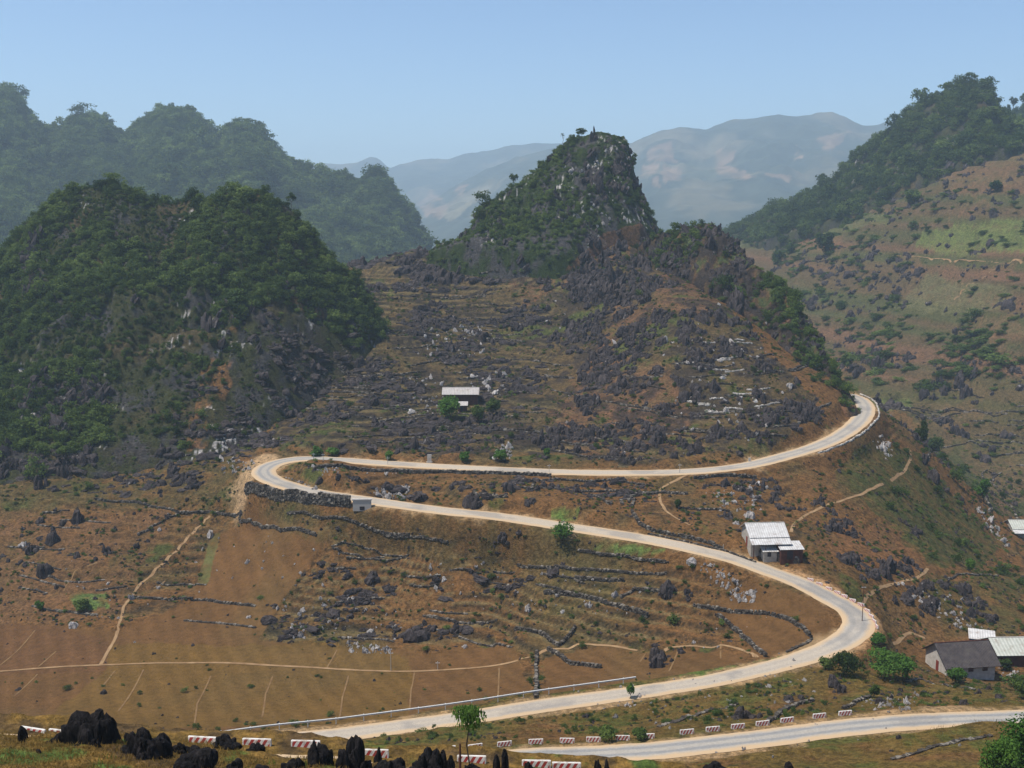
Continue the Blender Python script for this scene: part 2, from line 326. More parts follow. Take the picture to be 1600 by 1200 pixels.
# ------------------------------------------------------------------ ground sheet
du, dl = .00135, .0034
us = np.arange(-.62, .62, du); ls = np.arange(math.log(70), math.log(1250), dl)
u2, l2 = np.meshgrid(us, ls); Y = np.exp(l2); X = u2*Y
Z, riser, px, py, fld = ground_z(X, Y, True)
px, py = proj(X, Y, Z)
n_a = fbm(X*.03, Y*.03, 2.2, 4); n_b = fbm(X*.11, Y*.11, 6.2, 4, .6); n_c = fbm(X*.35, Y*.35, 8.2, 3)
col = np.zeros(X.shape+(3,))+np.array(SOIL)
col = mixc(col, GRASS_DRY, sstep(-.1, .5, n_a+.5*n_b)*.7)
rough = inpoly(px, py, ROUGH, 14)
col = mixc(col, (.085,.066,.034), rough*.8)
redm = inpoly(px, py, [(790,440),(870,420),(950,365),(1000,370),(980,400),(940,420),(880,450),(820,480)], 10)|inpoly(px, py, [(960,480),(1040,480),(1000,560),(960,620),(960,700),(900,700),(880,620),(920,560)], 16)|inpoly(px, py, [(1030,420),(1130,450),(1110,500),(1020,480)], 10)|inpoly(px,py,[(860,640),(1040,560),(1100,700),(880,712)], 14)
col = mixc(col, REDSOIL, redm*sstep(-.5, .2, n_b+.2)*.85)
col = mixc(col, ROCKY, rough*sstep(-.25, .2, n_b+.4*n_c-.15*redm)*.85)
nofield = ~fld
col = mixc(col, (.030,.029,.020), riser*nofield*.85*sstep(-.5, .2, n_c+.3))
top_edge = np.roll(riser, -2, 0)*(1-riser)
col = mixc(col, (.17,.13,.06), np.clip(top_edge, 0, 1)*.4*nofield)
col = mixc(col, GREEN, nofield*sstep(.45, .8, n_a*.8-n_b*.8+n_c*.3)*.8*np.where(inpoly(px, py, TERR, 8), .4, 1))
near_s = (Y < 165) & nofield; col = mixc(col, (.120,.088,.024), near_s*.75*sstep(-.4, .3, n_b+.4)); col = mixc(col, (.07,.085,.02), near_s*sstep(.1, .6, n_b-n_c*.4)*.7)
# fields
col = mixc(col, SOIL, fld*1.); yel = inpoly(px, py, [(170,1005),(420,1010),(500,1000),(640,1030),(640,1140),(250,1140),(60,1130),(160,1055)], 8)
col = mixc(col, SOIL_Y, yel*.85); col = mixc(col, (.140,.072,.032), fld*inpoly(px, py, [(-200,975),(60,970),(175,1003),(165,1050),(-200,1060)], 4)*.9)
col = mixc(col, (.145,.095,.038), fld*sstep(.0, .6, n_a)*.4)
furrow = np.sin((X*.8+Y*.35+.6*perlin(X*.05, Y*.05, 1.))*2.1)*.5+.5
col = col*(1-.16*(fld*furrow)[..., None])
frow2 = np.sin((X*.2+Y*1.0+1.5*perlin(X*.03, Y*.03, 1.))*1.6)*.5+.5
tiers = inpoly(px, py, [(275,845),(330,830),(345,835),(320,912),(245,912)]); col = col*(1-.25*(tiers*frow2)[..., None])
def patch(poly, c, k, w=6):
    global col
    m = inpoly(px, py, poly, w); col = mixc(col, c, m*k*np.clip(.75+n_c*.8, 0, 1))
patch([(400,790),(600,800),(780,808),(1000,860),(960,900),(700,880),(560,860),(430,825)], (.080,.068,.027), .6, 14)
patch([(-50,680),(360,690),(370,790),(280,800),(150,790),(-50,800)], (.075,.062,.026), .75, 16)
patch([(-50,800),(270,800),(230,880),(170,970),(-50,975)], (.138,.077,.037), .9, 16)
g_ = inpoly(px, py, [(1120,350),(1700,180),(1700,800),(1560,810),(1430,660),(1335,600),(1220,470)], 8) & (Y > 300); bnd = fbm(X*.004, Z*.14, 3.3, 3); col = mixc(col, (.092,.070,.038), g_*.9); col = mixc(col, (.066,.075,.030), g_*sstep(.0, .35, bnd)*.8); col = mixc(col, (.15,.085,.052), g_*sstep(.15, .4, -bnd)*.7)
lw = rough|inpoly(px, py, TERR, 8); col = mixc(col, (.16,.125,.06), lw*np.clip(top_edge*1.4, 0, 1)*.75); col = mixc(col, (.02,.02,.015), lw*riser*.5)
patch([(330,835),(345,832),(325,910),(308,912)], (.11,.125,.045), .75, 3)
patch([(110,930),(165,925),(170,950),(115,955)], (.08,.15,.04), .8)
patch([(860,792),(905,790),(905,815),(860,812)], (.10,.17,.04), .9)
patch([(925,850),(1040,855),(1000,868),(930,860)], (.11,.17,.045), .85)
patch([(1060,1055),(1200,1030),(1300,1000),(1310,985),(1318,995),(1210,1045),(1060,1068)], (.09,.16,.035), .9, 3)
patch([(1345,620),(1420,625),(1425,640),(1370,640)], (.11,.17,.05), .9)
patch([(1440,360),(1600,340),(1620,390),(1500,400),(1430,385)], (.12,.15,.045), .85)
patch([(1250,350),(1400,330),(1390,350),(1270,365)], (.10,.12,.045), .7)
patch([(1450,430),(1570,450),(1590,480),(1470,490),(1400,480)], (.12,.115,.055), .9)
for poly in ([(1420,250),(1600,225),(1620,300),(1480,300)],[(1380,290),(1440,275),(1400,310),(1370,315)],[(1240,375),(1330,360),(1330,400),(1240,405)],[(1400,410),(1600,420),(1600,440),(1420,430)],[(1520,500),(1600,490),(1600,540),(1540,545)],[(1480,630),(1540,620),(1510,690),(1460,700)],[(1500,700),(1620,700),(1620,790),(1540,780)],[(1500,330),(1560,310),(1540,330),(1470,350)]):
    patch(poly, (.18,.10,.058), .5, 22)
patch([(1340,600),(1600,600),(1600,720),(1420,700)], (.10,.078,.036), .5, 16)
patch([(1360,690),(1440,720),(1540,830),(1560,880),(1460,880),(1300,740)], (.060,.068,.022), .9, 14)
patch([(1420,900),(1600,900),(1600,1000),(1480,1000)], (.068,.072,.026), .7, 16)
patch([(1270,850),(1330,810),(1400,830),(1450,880),(1440,930),(1330,880)], (.175,.085,.038), .8, 10)
patch([(1345,940),(1420,930),(1520,1000),(1430,1010)], (.15,.09,.04), .7, 8)
# road verges: pale dust
for line in (road_s, road_n):
    d, _, _ = near_line(X, Y, line, 9); col = mixc(col, (.33,.22,.115), (1-sstep(2.2, 3.7, d+1.6*n_b+.9*n_c))*.9)
d, _, _ = near_line(X, Y, smooth_line([(1200,893,195),(1260,905,194),(1310,930,188.5),(1352,960,182),(1354,985,177),(1335,1003,174)]), 9); col = mixc(col, (.40,.24,.12), (1-sstep(1.8, 3.6, d+n_b))*.9)
d, _, _ = near_line(X, Y, smooth_line([(384,752,243),(388,742,246.5),(400,728,253),(420,715,259)]), 9); col = mixc(col, (.40,.27,.15), (1-sstep(2., 4.6, d+2*n_b))*.9)
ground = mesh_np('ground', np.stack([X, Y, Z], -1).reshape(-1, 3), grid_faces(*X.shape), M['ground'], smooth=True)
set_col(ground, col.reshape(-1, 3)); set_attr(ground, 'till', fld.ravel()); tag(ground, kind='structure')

# ------------------------------------------------------------------ hill sheets
def hill_mesh(name, h, u0, u1, y0, y1, nu, nl, colf, mat='ground', zfill=None):
    u = np.linspace(u0, u1, nu); l = np.linspace(math.log(y0), math.log(y1), nl); U_, L_ = np.meshgrid(u, l)
    y = np.exp(L_); x = U_*y; z = h.z(x, y)
    z = np.maximum(z, h.fz.min()-60)
    o = mesh_np(name, np.stack([x, y, z], -1).reshape(-1, 3), grid_faces(*x.shape), M[mat], smooth=True)
    px, py = proj(x, y, z); gy = np.gradient(z, axis=0)/np.gradient(y, axis=0)
    set_col(o, colf(x, y, z, px, py, gy).reshape(-1, 3)); return tag(o, kind='structure')
def col_forest(x, y, z, px, py, gy):
    a = fbm(x*.05, y*.05, z*.05, 4); b = fbm(x*.2, y*.2, z*.1, 3)
    c = np.zeros(x.shape+(3,))+np.array((.038,.042,.018)); c = mixc(c, (.070,.056,.030), sstep(.0, .5, a)); c = mixc(c, (.05,.048,.05), sstep(.1, .5, b-a*.5)*.9)
    return mixc(c, (.42,.40,.39), sstep(.38, .55, fbm(x*.07, y*.07, z*.07+9, 3))*sstep(.25, .45, fbm(x*.9, y*.4, z*.16+4, 3, .6)))
def col_left(x, y, z, px, py, gy):
    c = col_forest(x, y, z, px, py, gy); b = fbm(x*.12, y*.12, z*.1+9, 4, .6)
    lo = inpoly(px, py, [(390,480),(470,430),(560,500),(640,600),(500,720),(330,740),(-200,800),(-200,700),(100,705),(260,690),(330,560)], 18)
    mixc(c, (.13,.088,.042), lo*.85); c = mixc(c, ROCKY, lo*sstep(.0, .4, b)*.5)
    red = inpoly(px, py, [(350,510),(385,505),(350,620),(330,700),(290,700),(310,600)], 12)|inpoly(px,py,[(440,460),(520,490),(500,500),(450,480)],10)
    return mixc(c, (.165,.085,.036), red*sstep(.0, .35, b+.1)*.7)
def col_crag(x, y, z, px, py, gy):
    a = fbm(x*.12, y*.12, z*.04, 4, .6); c = np.zeros(x.shape+(3,))+np.array((.060,.057,.058))
    c = mixc(c, (.03,.045,.014), sstep(-.1, .35, a+.2)); c = mixc(c, (.42,.40,.39), sstep(.1, .4, fbm(x*.07, y*.07, z*.07+4, 3))*sstep(.32, .5, fbm(x*.9, y*.4, z*.16+4, 3, .6)))
    return mixc(c, REDSOIL, inpoly(px, py, [(880,420),(950,360),(1000,350),(1020,370),(960,400)], 8)*.8)
def col_shoulder(x, y, z, px, py, gy):
    a = fbm(x*.12, y*.12, z*.08, 4, .6); c = np.zeros(x.shape+(3,))+np.array((.095,.058,.032)); c = mixc(c, ROCKY, sstep(-.35, .1, a)); c = mixc(c, (.06,.075,.03), sstep(.2, .5, -a))
    return mixc(c, REDSOIL, sstep(.25,.5, fbm(x*.05+9, y*.05, 3., 3)))
def col_far(x, y, z, px, py, gy):
    a = fbm(x*.0022, y*.0022, 2., 5, .6); c = np.zeros(x.shape+(3,))+np.array((.055,.065,.045)); c = mixc(c, (.12,.11,.07), sstep(.1, .5, a))
    for poly in ([(1015,225),(1050,222),(1055,255),(1010,250)],[(1035,260),(1065,262),(1062,282),(1035,285)],[(1005,255),(1030,260),(1025,275),(1000,272)],[(1120,232),(1145,230),(1148,252),(1125,262),(1175,270),(1178,280),(1120,272)],[(1025,280),(1035,290),(1020,292)],[(1170,272),(1182,280),(1160,280)],[(640,300),(672,297),(700,320),(690,345),(665,340)],[(715,290),(735,288),(720,310),(700,320)],[(1200,268),(1240,275),(1230,283),(1200,275)],[(1275,215),(1330,205),(1300,235),(1290,238)],[(1240,225),(1260,250),(1240,255)]):
        c = mixc(c, (.25,.165,.105), inpoly(px, py, poly, 7, .06)*.7*sstep(-.5,.2,fbm(x*.012, y*.012, 5., 3)))
    c = mixc(c, (.09,.10,.06), inpoly(px, py, [(1070,255),(1120,262),(1120,285),(1070,280)], 6)*.5)
    wl = inpoly(px, py, [(690,330),(700,345),(760,310),(770,290),(740,295)], 5); return mixc(c, (.22,.19,.12), wl*.6)
hill_mesh('hill', left_hill, -.63, -.08, 225, 480, 420, 330, col_left)
hill_mesh('hill', peak, -.095, .15, 385, 480, 240, 260, col_crag)
hill_mesh('hill', shoulder, .1, .34, 270, 470, 220, 260, col_shoulder)
hill_mesh('hill', back_ridge, -.68, -.06, 780, 1660, 420, 260, col_forest)
hill_mesh('hill', right_hill, .16, .68, 640, 1150, 340, 220, col_forest)
hill_mesh('hill', far_spur, .38, .68, 840, 1250, 120, 100, col_forest)
hill_mesh('mountain', far_mountain, -.16, .62, 2600, 5800, 420, 260, col_far, 'far')
hill_mesh('mountain', far_range, -.5, .4, 4400, 7800, 300, 160, col_far, 'far')

# ------------------------------------------------------------------ roads and paths as sheets
def ribbon(name, line, half, mat, lift=0.0, nacross=9, dusty=None, edge_noise=.0, drape=False):
    t = np.gradient(line[:, :2], axis=0); t /= np.linalg.norm(t, axis=1)[:, None]; nrm = np.stack([-t[:,1], t[:,0]], 1)
    ac = np.linspace(-1, 1, nacross); m = len(line); hw = half*(1+edge_noise*perlin(np.arange(m)*.23, 0, 1.5)+edge_noise*perlin(np.arange(m)*.9, 4, 1.5))
    V = np.zeros((m, nacross, 3)); V[..., :2] = line[:, None, :2]+nrm[:, None, :]*ac[None, :, None]*hw[:, None, None]
    V[..., 2] = (H(V[...,0], V[...,1]) if drape else line[:, None, 2])+lift
    if not drape: V[:, [0,-1], 2] -= .12
    o = mesh_np(name, V.reshape(-1, 3), grid_faces(m, nacross), mat, smooth=True)
    set_attr(o, 'across', np.tile(ac, m)); set_attr(o, 'dusty', np.repeat(dusty if dusty is not None else np.zeros(m), nacross)); return tag(o, kind='structure')
pxr, pyr = proj(road_s[:,0], road_s[:,1], road_s[:,2])
dst = np.clip(np.interp(pxr, [400,470,560,700,820,950,1250,1330], [.15,.2,.45,.6,1,1,.3,.1]), 0, 1); dst = np.clip(dst+.2, 0, 1); dst = np.where(road_s[:,1] < 172, .7, dst)
dst = np.where(road_s[:,1] > 240, np.interp(pxr, [400,520,650,1000,1150,1300], [.1,.2,1,.8,.4,.3]), dst)
half_s = np.where(road_s[:,1] < 170, 2.15, 2.8); half_s = np.convolve(np.pad(half_s, 15, 'edge'), np.ones(31)/31, 'valid')
ribbon('road', road_s, half_s, M['road'], .0, 11, dst, .05)
ribbon('road', road_n, 2.1, M['road'], .0, 11, np.full(len(road_n), .0), .05)

# ------------------------------------------------------------------ surface lookups
HU, HL = 1000, 1500
hu = np.linspace(-.62, .62, HU); hl = np.linspace(math.log(64), math.log(1800), HL)
_u, _l = np.meshgrid(hu, hl); _y = np.exp(_l)
HG, HK = H(_u*_y, _y, True)
def hz_(x, y): return bil(HG, np.asarray(x)/np.asarray(y), np.log(np.asarray(y)), -.62, .62, math.log(64), math.log(1800))
def hk_(x, y):
    u = np.asarray(x)/y; l = np.log(y); i = np.clip(((u+.62)/1.24*(HU-1)).round().astype(int), 0, HU-1); j = np.clip(((l-math.log(64))/(math.log(1800/64))*(HL-1)).round().astype(int), 0, HL-1)
    return HK[j, i]
_scan = np.exp(np.linspace(math.log(100), math.log(1200), 2600))
def hit(px, py, y0=100):
    """where the surveyed line of sight meets the land"""
    a, b = (px-800)/F, (600-py)/F; dy = cp+b*sp_; dz = -sp_+b*cp
    y = _scan[_scan >= y0]; s = y/dy; z = CAMZ+dz*s; g = hz_(a*s, y); k = np.nonzero(z < g)[0]
    k = k[0] if len(k) else len(y)-1
    return np.array([a*s[k], y[k], g[k]])
def ppx(Y): return F/Y    # photo pixels per metre

# ------------------------------------------------------------------ foreground hillside with the ledge of the upper road
fcr = PA([(-300,1130,46),(-50,1136,46),(0,1140,46),(60,1150,46),(130,1152,46),(200,1152,46),(300,1163,46),(350,1170,46),(430,1177,46),(500,1182,46),(560,1188,46),(640,1206,46),(760,1222,46),(900,1232,46),(1300,1250,46),(1700,1250,46),(2100,1250,46)])
fsh = PA([(-300,1130,58),(50,1148,58),(317,1168,58),(478,1174,58),(600,1190,58),(740,1198,58),(880,1208,58),(1200,1235,58),(1600,1250,58),(2100,1250,58)])
def FG(x, y, nz=True):
    u = x/np.maximum(y, 4); zc = np.interp(u, fcr[:,0]/46, fcr[:,2]); zs = np.interp(u, fsh[:,0]/58, fsh[:,2])
    K = [(0, CAMZ-1.7+0*u), (5, CAMZ-4.5+0*u), (20, zc*.45+(CAMZ-5)*.55), (38, zc+2.6), (46, zc), (50.5, zs-.1), (60.3, zs), (63, zs-3.2), (80, zs-15.5), (100, zs-27), (124, zs-42)]
    z = np.zeros(np.broadcast(u, y).shape)
    for (a, za), (b, zb_) in zip(K[:-1], K[1:]):
        t = np.clip((y-a)/(b-a), 0, 1); m = (y >= a) & (y <= b); z = np.where(m, za+(zb_-za)*t, z)
    if nz:
        road_ = sstep(49.5, 51, y)*(1-sstep(59.5, 60.5, y)); z = z+(1-road_)*(.35*fbm(x*.25, y*.25, 3.3, 4)+.12*fbm(x*1.3, y*1.3, 1.3, 3))*sstep(6, 20, y)
    return z
fx, fy = np.meshgrid(np.linspace(-48, 52, 420), np.concatenate([np.linspace(-6, 30, 40), np.linspace(30.4, 64, 190), np.linspace(65, 124, 60)])); fz = FG(fx, fy)
hs = mesh_np('hillside', np.stack([fx, fy, fz], -1).reshape(-1, 3), grid_faces(*fx.shape), M['ground'], smooth=True); tag(hs, kind='structure')
fa = fbm(fx*.4, fy*.4, 5.5, 4); c = np.zeros(fx.shape+(3,))+np.array((.17,.105,.03)); c = mixc(c, (.10,.065,.03), sstep(0, .5, fa)); c = mixc(c, (.08,.12,.03), sstep(.25, .6, -fa)); set_col(hs, c.reshape(-1, 3))
ul = np.stack([np.linspace(-46, 50, 160), np.full(160, 55.2), FG(np.linspace(-46, 50, 160), np.full(160, 55.2), False)+.06], 1)
ribbon('road', ul, 2.9, M['road'], .0, 7, np.full(160, .2), .03)

# ------------------------------------------------------------------ more materials
def foliage(name, dark, light, bright):
    t = NT(name); tint = t.attr('tint', 'INSTANCER'); rnd = t.n('ObjectInfo').outputs['Random']; n = t.noise(.35, 3); geo = t.n('NewGeometry').outputs['Random Per Island']
    f = t.math('ADD', t.math('MULTIPLY', tint, .55), t.math('ADD', t.math('MULTIPLY', t.math('SUBTRACT', rnd, .15), .42), t.math('ADD', t.math('MULTIPLY', geo, .25), t.math('MULTIPLY', t.math('SUBTRACT', n, .5), .5))))
    c = t.ramp(f, [(0, dark), (.5, light), (1, bright)]); t.col(c); t.b.inputs['Roughness'].default_value = .8
    tr = t.n('BsdfTranslucent'); t.l(c, tr.inputs[0]); mx = t.n('MixShader'); mx.inputs[0].default_value = .4
    out = t.t.nodes['Material Output']; t.l(t.b.outputs[0], mx.inputs[1]); t.l(tr.outputs[0], mx.inputs[2]); t.l(mx.outputs[0], out.inputs[0]); return t.m
M['leaf'] = foliage('shrub_leaves', (.018,.034,.010), (.062,.098,.024), (.18,.24,.06))
M['bright'] = foliage('bright_leaves', (.03,.07,.015), (.07,.15,.025), (.14,.24,.05))
M['dry'] = foliage('dry_grass_blades', (.10,.065,.02), (.22,.14,.04), (.33,.23,.07))
t = NT('bark'); t.col(t.ramp(t.noise(6, 3, vec=t.obj()), [(.3,(.05,.035,.025)),(.7,(.13,.10,.075))])); M['bark'] = t.m
def rockmat(name, a, b, hi, k=.66):
    t = NT(name); o = t.obj(); mp = t.n('Mapping'); mp.inputs['Scale'].default_value = (1, 1, .3); t.l(o, mp.inputs[0])
    rnd = t.n('ObjectInfo').outputs['Random']; mp2 = t.n('VectorMath'); mp2.operation = 'ADD'; t.l(mp.outputs[0], mp2.inputs[0])
    cx_ = t.n('CombineXYZ'); t.l(t.math('MULTIPLY', rnd, 40), cx_.inputs[0]); t.l(cx_.outputs[0], mp2.inputs[1])
    n = t.noise(2.2, 6, .72, mp2.outputs[0]); nf_ = t.noise(11, 4, .7, mp2.outputs[0]); n2 = t.noise(1.1, 4, .7, mp2.outputs[0])
    base = t.ramp(n, [(.3, a), (.62, b)]); pale = t.ramp(t.math('ADD', n2, t.math('MULTIPLY', t.attr('tint', 'INSTANCER'), .16)), [(k, (0,0,0)), (k+.05, (1,1,1))])
    t.col(t.mix(.8, t.mix(pale, base, hi), t.ramp(nf_, [(.35, (.45,.45,.45)), (.65, (1.55,1.5,1.5))]), 'MULTIPLY')); t.bump(t.math('ADD', n, t.math('MULTIPLY', nf_, .6)), 1.0, .3); return t.m
M['rock'] = rockmat('karst_rock', (.019,.016,.016), (.075,.064,.062), (.28,.26,.245), .74)
M['black_rock'] = rockmat('black_karst', (.005,.005,.005), (.032,.029,.030), (.10,.095,.10), .76)
M['pale_rock'] = rockmat('pale_limestone', (.26,.235,.21), (.48,.45,.42), (.6,.58,.55))
t = NT('dry_stone'); ri = t.n('NewGeometry').outputs['Random Per Island']; t.col(t.mix(.6, t.ramp(ri, [(0,(.038,.032,.028)),(.7,(.095,.082,.068)),(1,(.24,.21,.17))]), t.ramp(t.noise(5, 3), [(.3,(.5,.5,.5)),(.7,(1.2,1.2,1.2))]), 'MULTIPLY')); M['stone'] = t.m
t = NT('pale_stone'); ri = t.n('NewGeometry').outputs['Random Per Island']; t.col(t.ramp(ri, [(0,(.26,.23,.20)),(1,(.58,.53,.46))])); M['pale_stone'] = t.m
def plain(name, a, b, sc=1.5, rough=.85, metal=0, bump=0):
    t = NT(name); n = t.noise(sc, 5, .65, t.obj()); t.col(t.ramp(n, [(.3, a), (.7, b)])); t.b.inputs['Roughness'].default_value = rough; t.b.inputs['Metallic'].default_value = metal
    if bump: t.bump(n, bump, .05)
    M[name] = t.m; return t
plain('plaster', (.36,.33,.29), (.55,.52,.47)); plain('mud_wall', (.28,.25,.21), (.44,.40,.34)); plain('dark_wood', (.05,.02,.015), (.12,.05,.035)); plain('red_door', (.16,.03,.02), (.22,.05,.035))
plain('opening_shade', (.03,.025,.03), (.06,.05,.05)); plain('blue_sheet', (.05,.17,.32), (.08,.24,.40)); plain('concrete', (.30,.28,.25), (.48,.45,.41)); plain('galvanised', (.42,.42,.41), (.60,.60,.59), 3, .5)  # the near-black one is painted shade for openings
def roofmat(name, a, b, freq, along='x'):
    t = NT(name); o = t.obj(); sx = t.n('SeparateXYZ'); t.l(o, sx.inputs[0])
    w = t.math('SINE', t.math('MULTIPLY', sx.outputs[0], freq)); n = t.noise(1.2, 5, .7, o)
    c = t.ramp(n, [(.3, a), (.72, b)]); c = t.mix(t.math('MULTIPLY', t.math('ADD', w, 1), .16), c, tuple(v*.45 for v in a)); rn = t.noise(.7, 5, .75); c = t.mix(t.ramp(rn, [(.54, (0,0,0)), (.68, (.55,.55,.55))]), c, (.20,.13,.09) if a[0] > .1 else (.10,.09,.075)); t.col(c); t.bump(w, .5, .04); t.b.inputs['Roughness'].default_value = .6; M[name] = t.m
roofmat('white_roof', (.42,.40,.38), (.66,.645,.62), 14); roofmat('dark_roof', (.045,.038,.040), (.10,.085,.08), 22); roofmat('grey_roof', (.36,.33,.31), (.52,.48,.44), 14); roofmat('green_roof', (.38,.39,.33), (.54,.54,.48), 10)
t = NT('barrier_paint'); sx = t.n('SeparateXYZ'); t.l(t.obj(), sx.inputs[0])
f = t.math('FRACT', t.math('MULTIPLY', t.math('ADD', sx.outputs[0], t.math('MULTIPLY', sx.outputs[2], -.55)), 2.45)); st = t.math('GREATER_THAN', f, .5)
inside = t.math('LESS_THAN', t.math('ABSOLUTE', sx.outputs[0]), .80); top = t.math('LESS_THAN', sx.outputs[2], .535)
dirt = t.noise(3.1, 5, .75); t.col(t.mix(t.math('MULTIPLY', t.math('MULTIPLY', st, inside), top), t.ramp(dirt, [(.35,(.34,.29,.24)),(.5,(.62,.59,.55)),(.7,(.72,.70,.67))]), t.ramp(dirt, [(.35,(.20,.08,.06)),(.5,(.36,.045,.04)),(.7,(.42,.07,.06))]))); M['barrier'] = t.m

# ------------------------------------------------------------------ shapes
def ico(sub):
    bm = bmesh.new(); bmesh.ops.create_icosphere(bm, subdivisions=sub, radius=1); v = np.array([w.co[:] for w in bm.verts]); f = np.array([[w.index for w in p.verts] for p in bm.faces]); bm.free(); return v, f
ICO = {s: ico(s) for s in (1, 2, 3, 4)}
def karst(seed, n=6, sub=2, spread=.62, tall=1.0, jag=.35, low=False, fat=1.0, zj=1.0):
    """cluster of fluted limestone pinnacles, about 2 across and up to 1.4 high"""
    r = np.random.default_rng(seed); V = []; Fc = []; off = 0
    for i in range(n):
        v, f = ICO[sub]; v = v.copy(); d = r.random()**.6*spread; a = r.random()*6.283; cx0, cy0 = d*math.cos(a), d*math.sin(a)
        rad = r.uniform(.22, .45)*(1.15-d*.5)*fat; h = r.uniform(.5, 1.25)*(1.2-d)*tall*(.55 if low else 1)
        th = np.arctan2(v[:,1], v[:,0]); s = r.random()*99
        flute = 1+jag*.55*np.sin(th*r.integers(3, 6)+s)+jag*.9*perlin(v[:,0]*1.7+s, v[:,1]*1.7, v[:,2]*.7)+jag*.5*perlin(v[:,0]*4+s, v[:,1]*4, v[:,2]*2)
        vz = v[:,2]; sq = (np.maximum(1-np.abs(vz)**3.2, 0)**.42)/np.sqrt(np.maximum(1-vz**2, 1e-3)); tp = np.clip(sq, .5, 2.2)*(1-.22*np.clip(vz, 0, 1))
        x = v[:,0]*rad*flute*tp*r.uniform(.7, 1.3)+r.normal()*.10*v[:,2]+cx0; y = v[:,1]*rad*flute*tp+r.normal()*.1*v[:,2]+cy0
        z = v[:,2]*h*(1+jag*zj*perlin(v[:,0]*2.2+s, v[:,1]*2.2, 3.))
        z = np.where(v[:,2] < 0, v[:,2]*.5, z); V.append(np.stack([x, y, z], 1)); Fc.append(f+off); off += len(v)
    return np.concatenate(V), np.concatenate(Fc)
def leaf_cloud(seed, nleaf, size, lumps=9, shape=(1, 1, .8), flat=.0, base=.0, hollow=.55):
    """crown of small leaf-sized faces gathered in clumps; about 2 wide"""
    r = np.random.default_rng(seed); cs = r.normal(size=(lumps, 3)); cs /= np.linalg.norm(cs, axis=1)[:, None]; cs *= (r.random(lumps)**.4*.62)[:, None]
    rr = r.uniform(.28, .52, lumps); w = rr**2; k = r.choice(lumps, nleaf, p=w/w.sum()); d = r.normal(size=(nleaf, 3)); d /= np.linalg.norm(d, axis=1)[:, None]
    d[:, 2] = np.where(r.random(nleaf) < .6, np.abs(d[:, 2]), d[:, 2]); rad = rr[k]*(hollow+(1-hollow)*r.random(nleaf))*(1+.25*r.normal(size=nleaf)*.6)
    p = (cs[k]+d*rad[:, None])*np.array(shape); p[:, 2] = np.maximum(p[:, 2]+shape[2]*.8+base, base*.8)
    nr = d+r.normal(size=(nleaf, 3))*.75+np.array((0, 0, .3)); nr /= np.linalg.norm(nr, axis=1)[:, None]
    t1 = np.cross(nr, r.normal(size=(nleaf, 3))); t1 /= np.linalg.norm(t1, axis=1)[:, None]; t2 = np.cross(nr, t1); s = size*r.uniform(.6, 1.4, nleaf)[:, None]
    V = np.stack([p-t1*s, p-t2*s*.6, p+t1*s, p+t2*s*.6], 1).reshape(-1, 3); return V, np.arange(4*nleaf).reshape(-1, 4)
def tube(pts, radii, k=7):
    pts = np.array(pts, float); V = []; m = len(pts)
    for i in range(m):
        d = pts[min(i+1, m-1)]-pts[max(i-1, 0)]; d /= np.linalg.norm(d)+1e-9; a = np.cross(d, (0, 0, 1) if abs(d[2]) < .9 else (1, 0, 0)); a /= np.linalg.norm(a); b = np.cross(d, a)
        for j in range(k): t_ = 6.2832*j/k; V.append(pts[i]+radii[i]*(a*math.cos(t_)+b*math.sin(t_)))
    Fc = [(i*k+j, i*k+(j+1) % k, (i+1)*k+(j+1) % k, (i+1)*k+j) for i in range(m-1) for j in range(k)]; V.append(pts[-1]); 
    Fc += [((m-1)*k+j, (m-1)*k+(j+1) % k, len(V)-1, len(V)-1) for j in range(k)]
    return np.array(V), np.array(Fc)
def join(parts):
    V = []; Fc = []; o = 0
    for v, f in parts: V.append(v); Fc.append(np.asarray(f)+o); o += len(v)
    return np.concatenate(V), np.concatenate(Fc)
def box(x0, x1, y0, y1, z0, z1):
    v = np.array([(x, y, z) for x in (x0, x1) for y in (y0, y1) for z in (z0, z1)], float)
    return v, np.array([(0,1,3,2),(4,6,7,5),(0,4,5,1),(2,3,7,6),(0,2,6,4),(1,5,7,3)])
def rotz(v, a): c_, s_ = math.cos(a), math.sin(a); return v@np.array([[c_, s_, 0], [-s_, c_, 0], [0, 0, 1]])
def empty(name, loc, rz=0.0):
    o = bpy.data.objects.new(name, None); C.objects.link(o); o.location = loc; o.rotation_euler = (0, 0, rz); o.empty_display_size = .5; return o

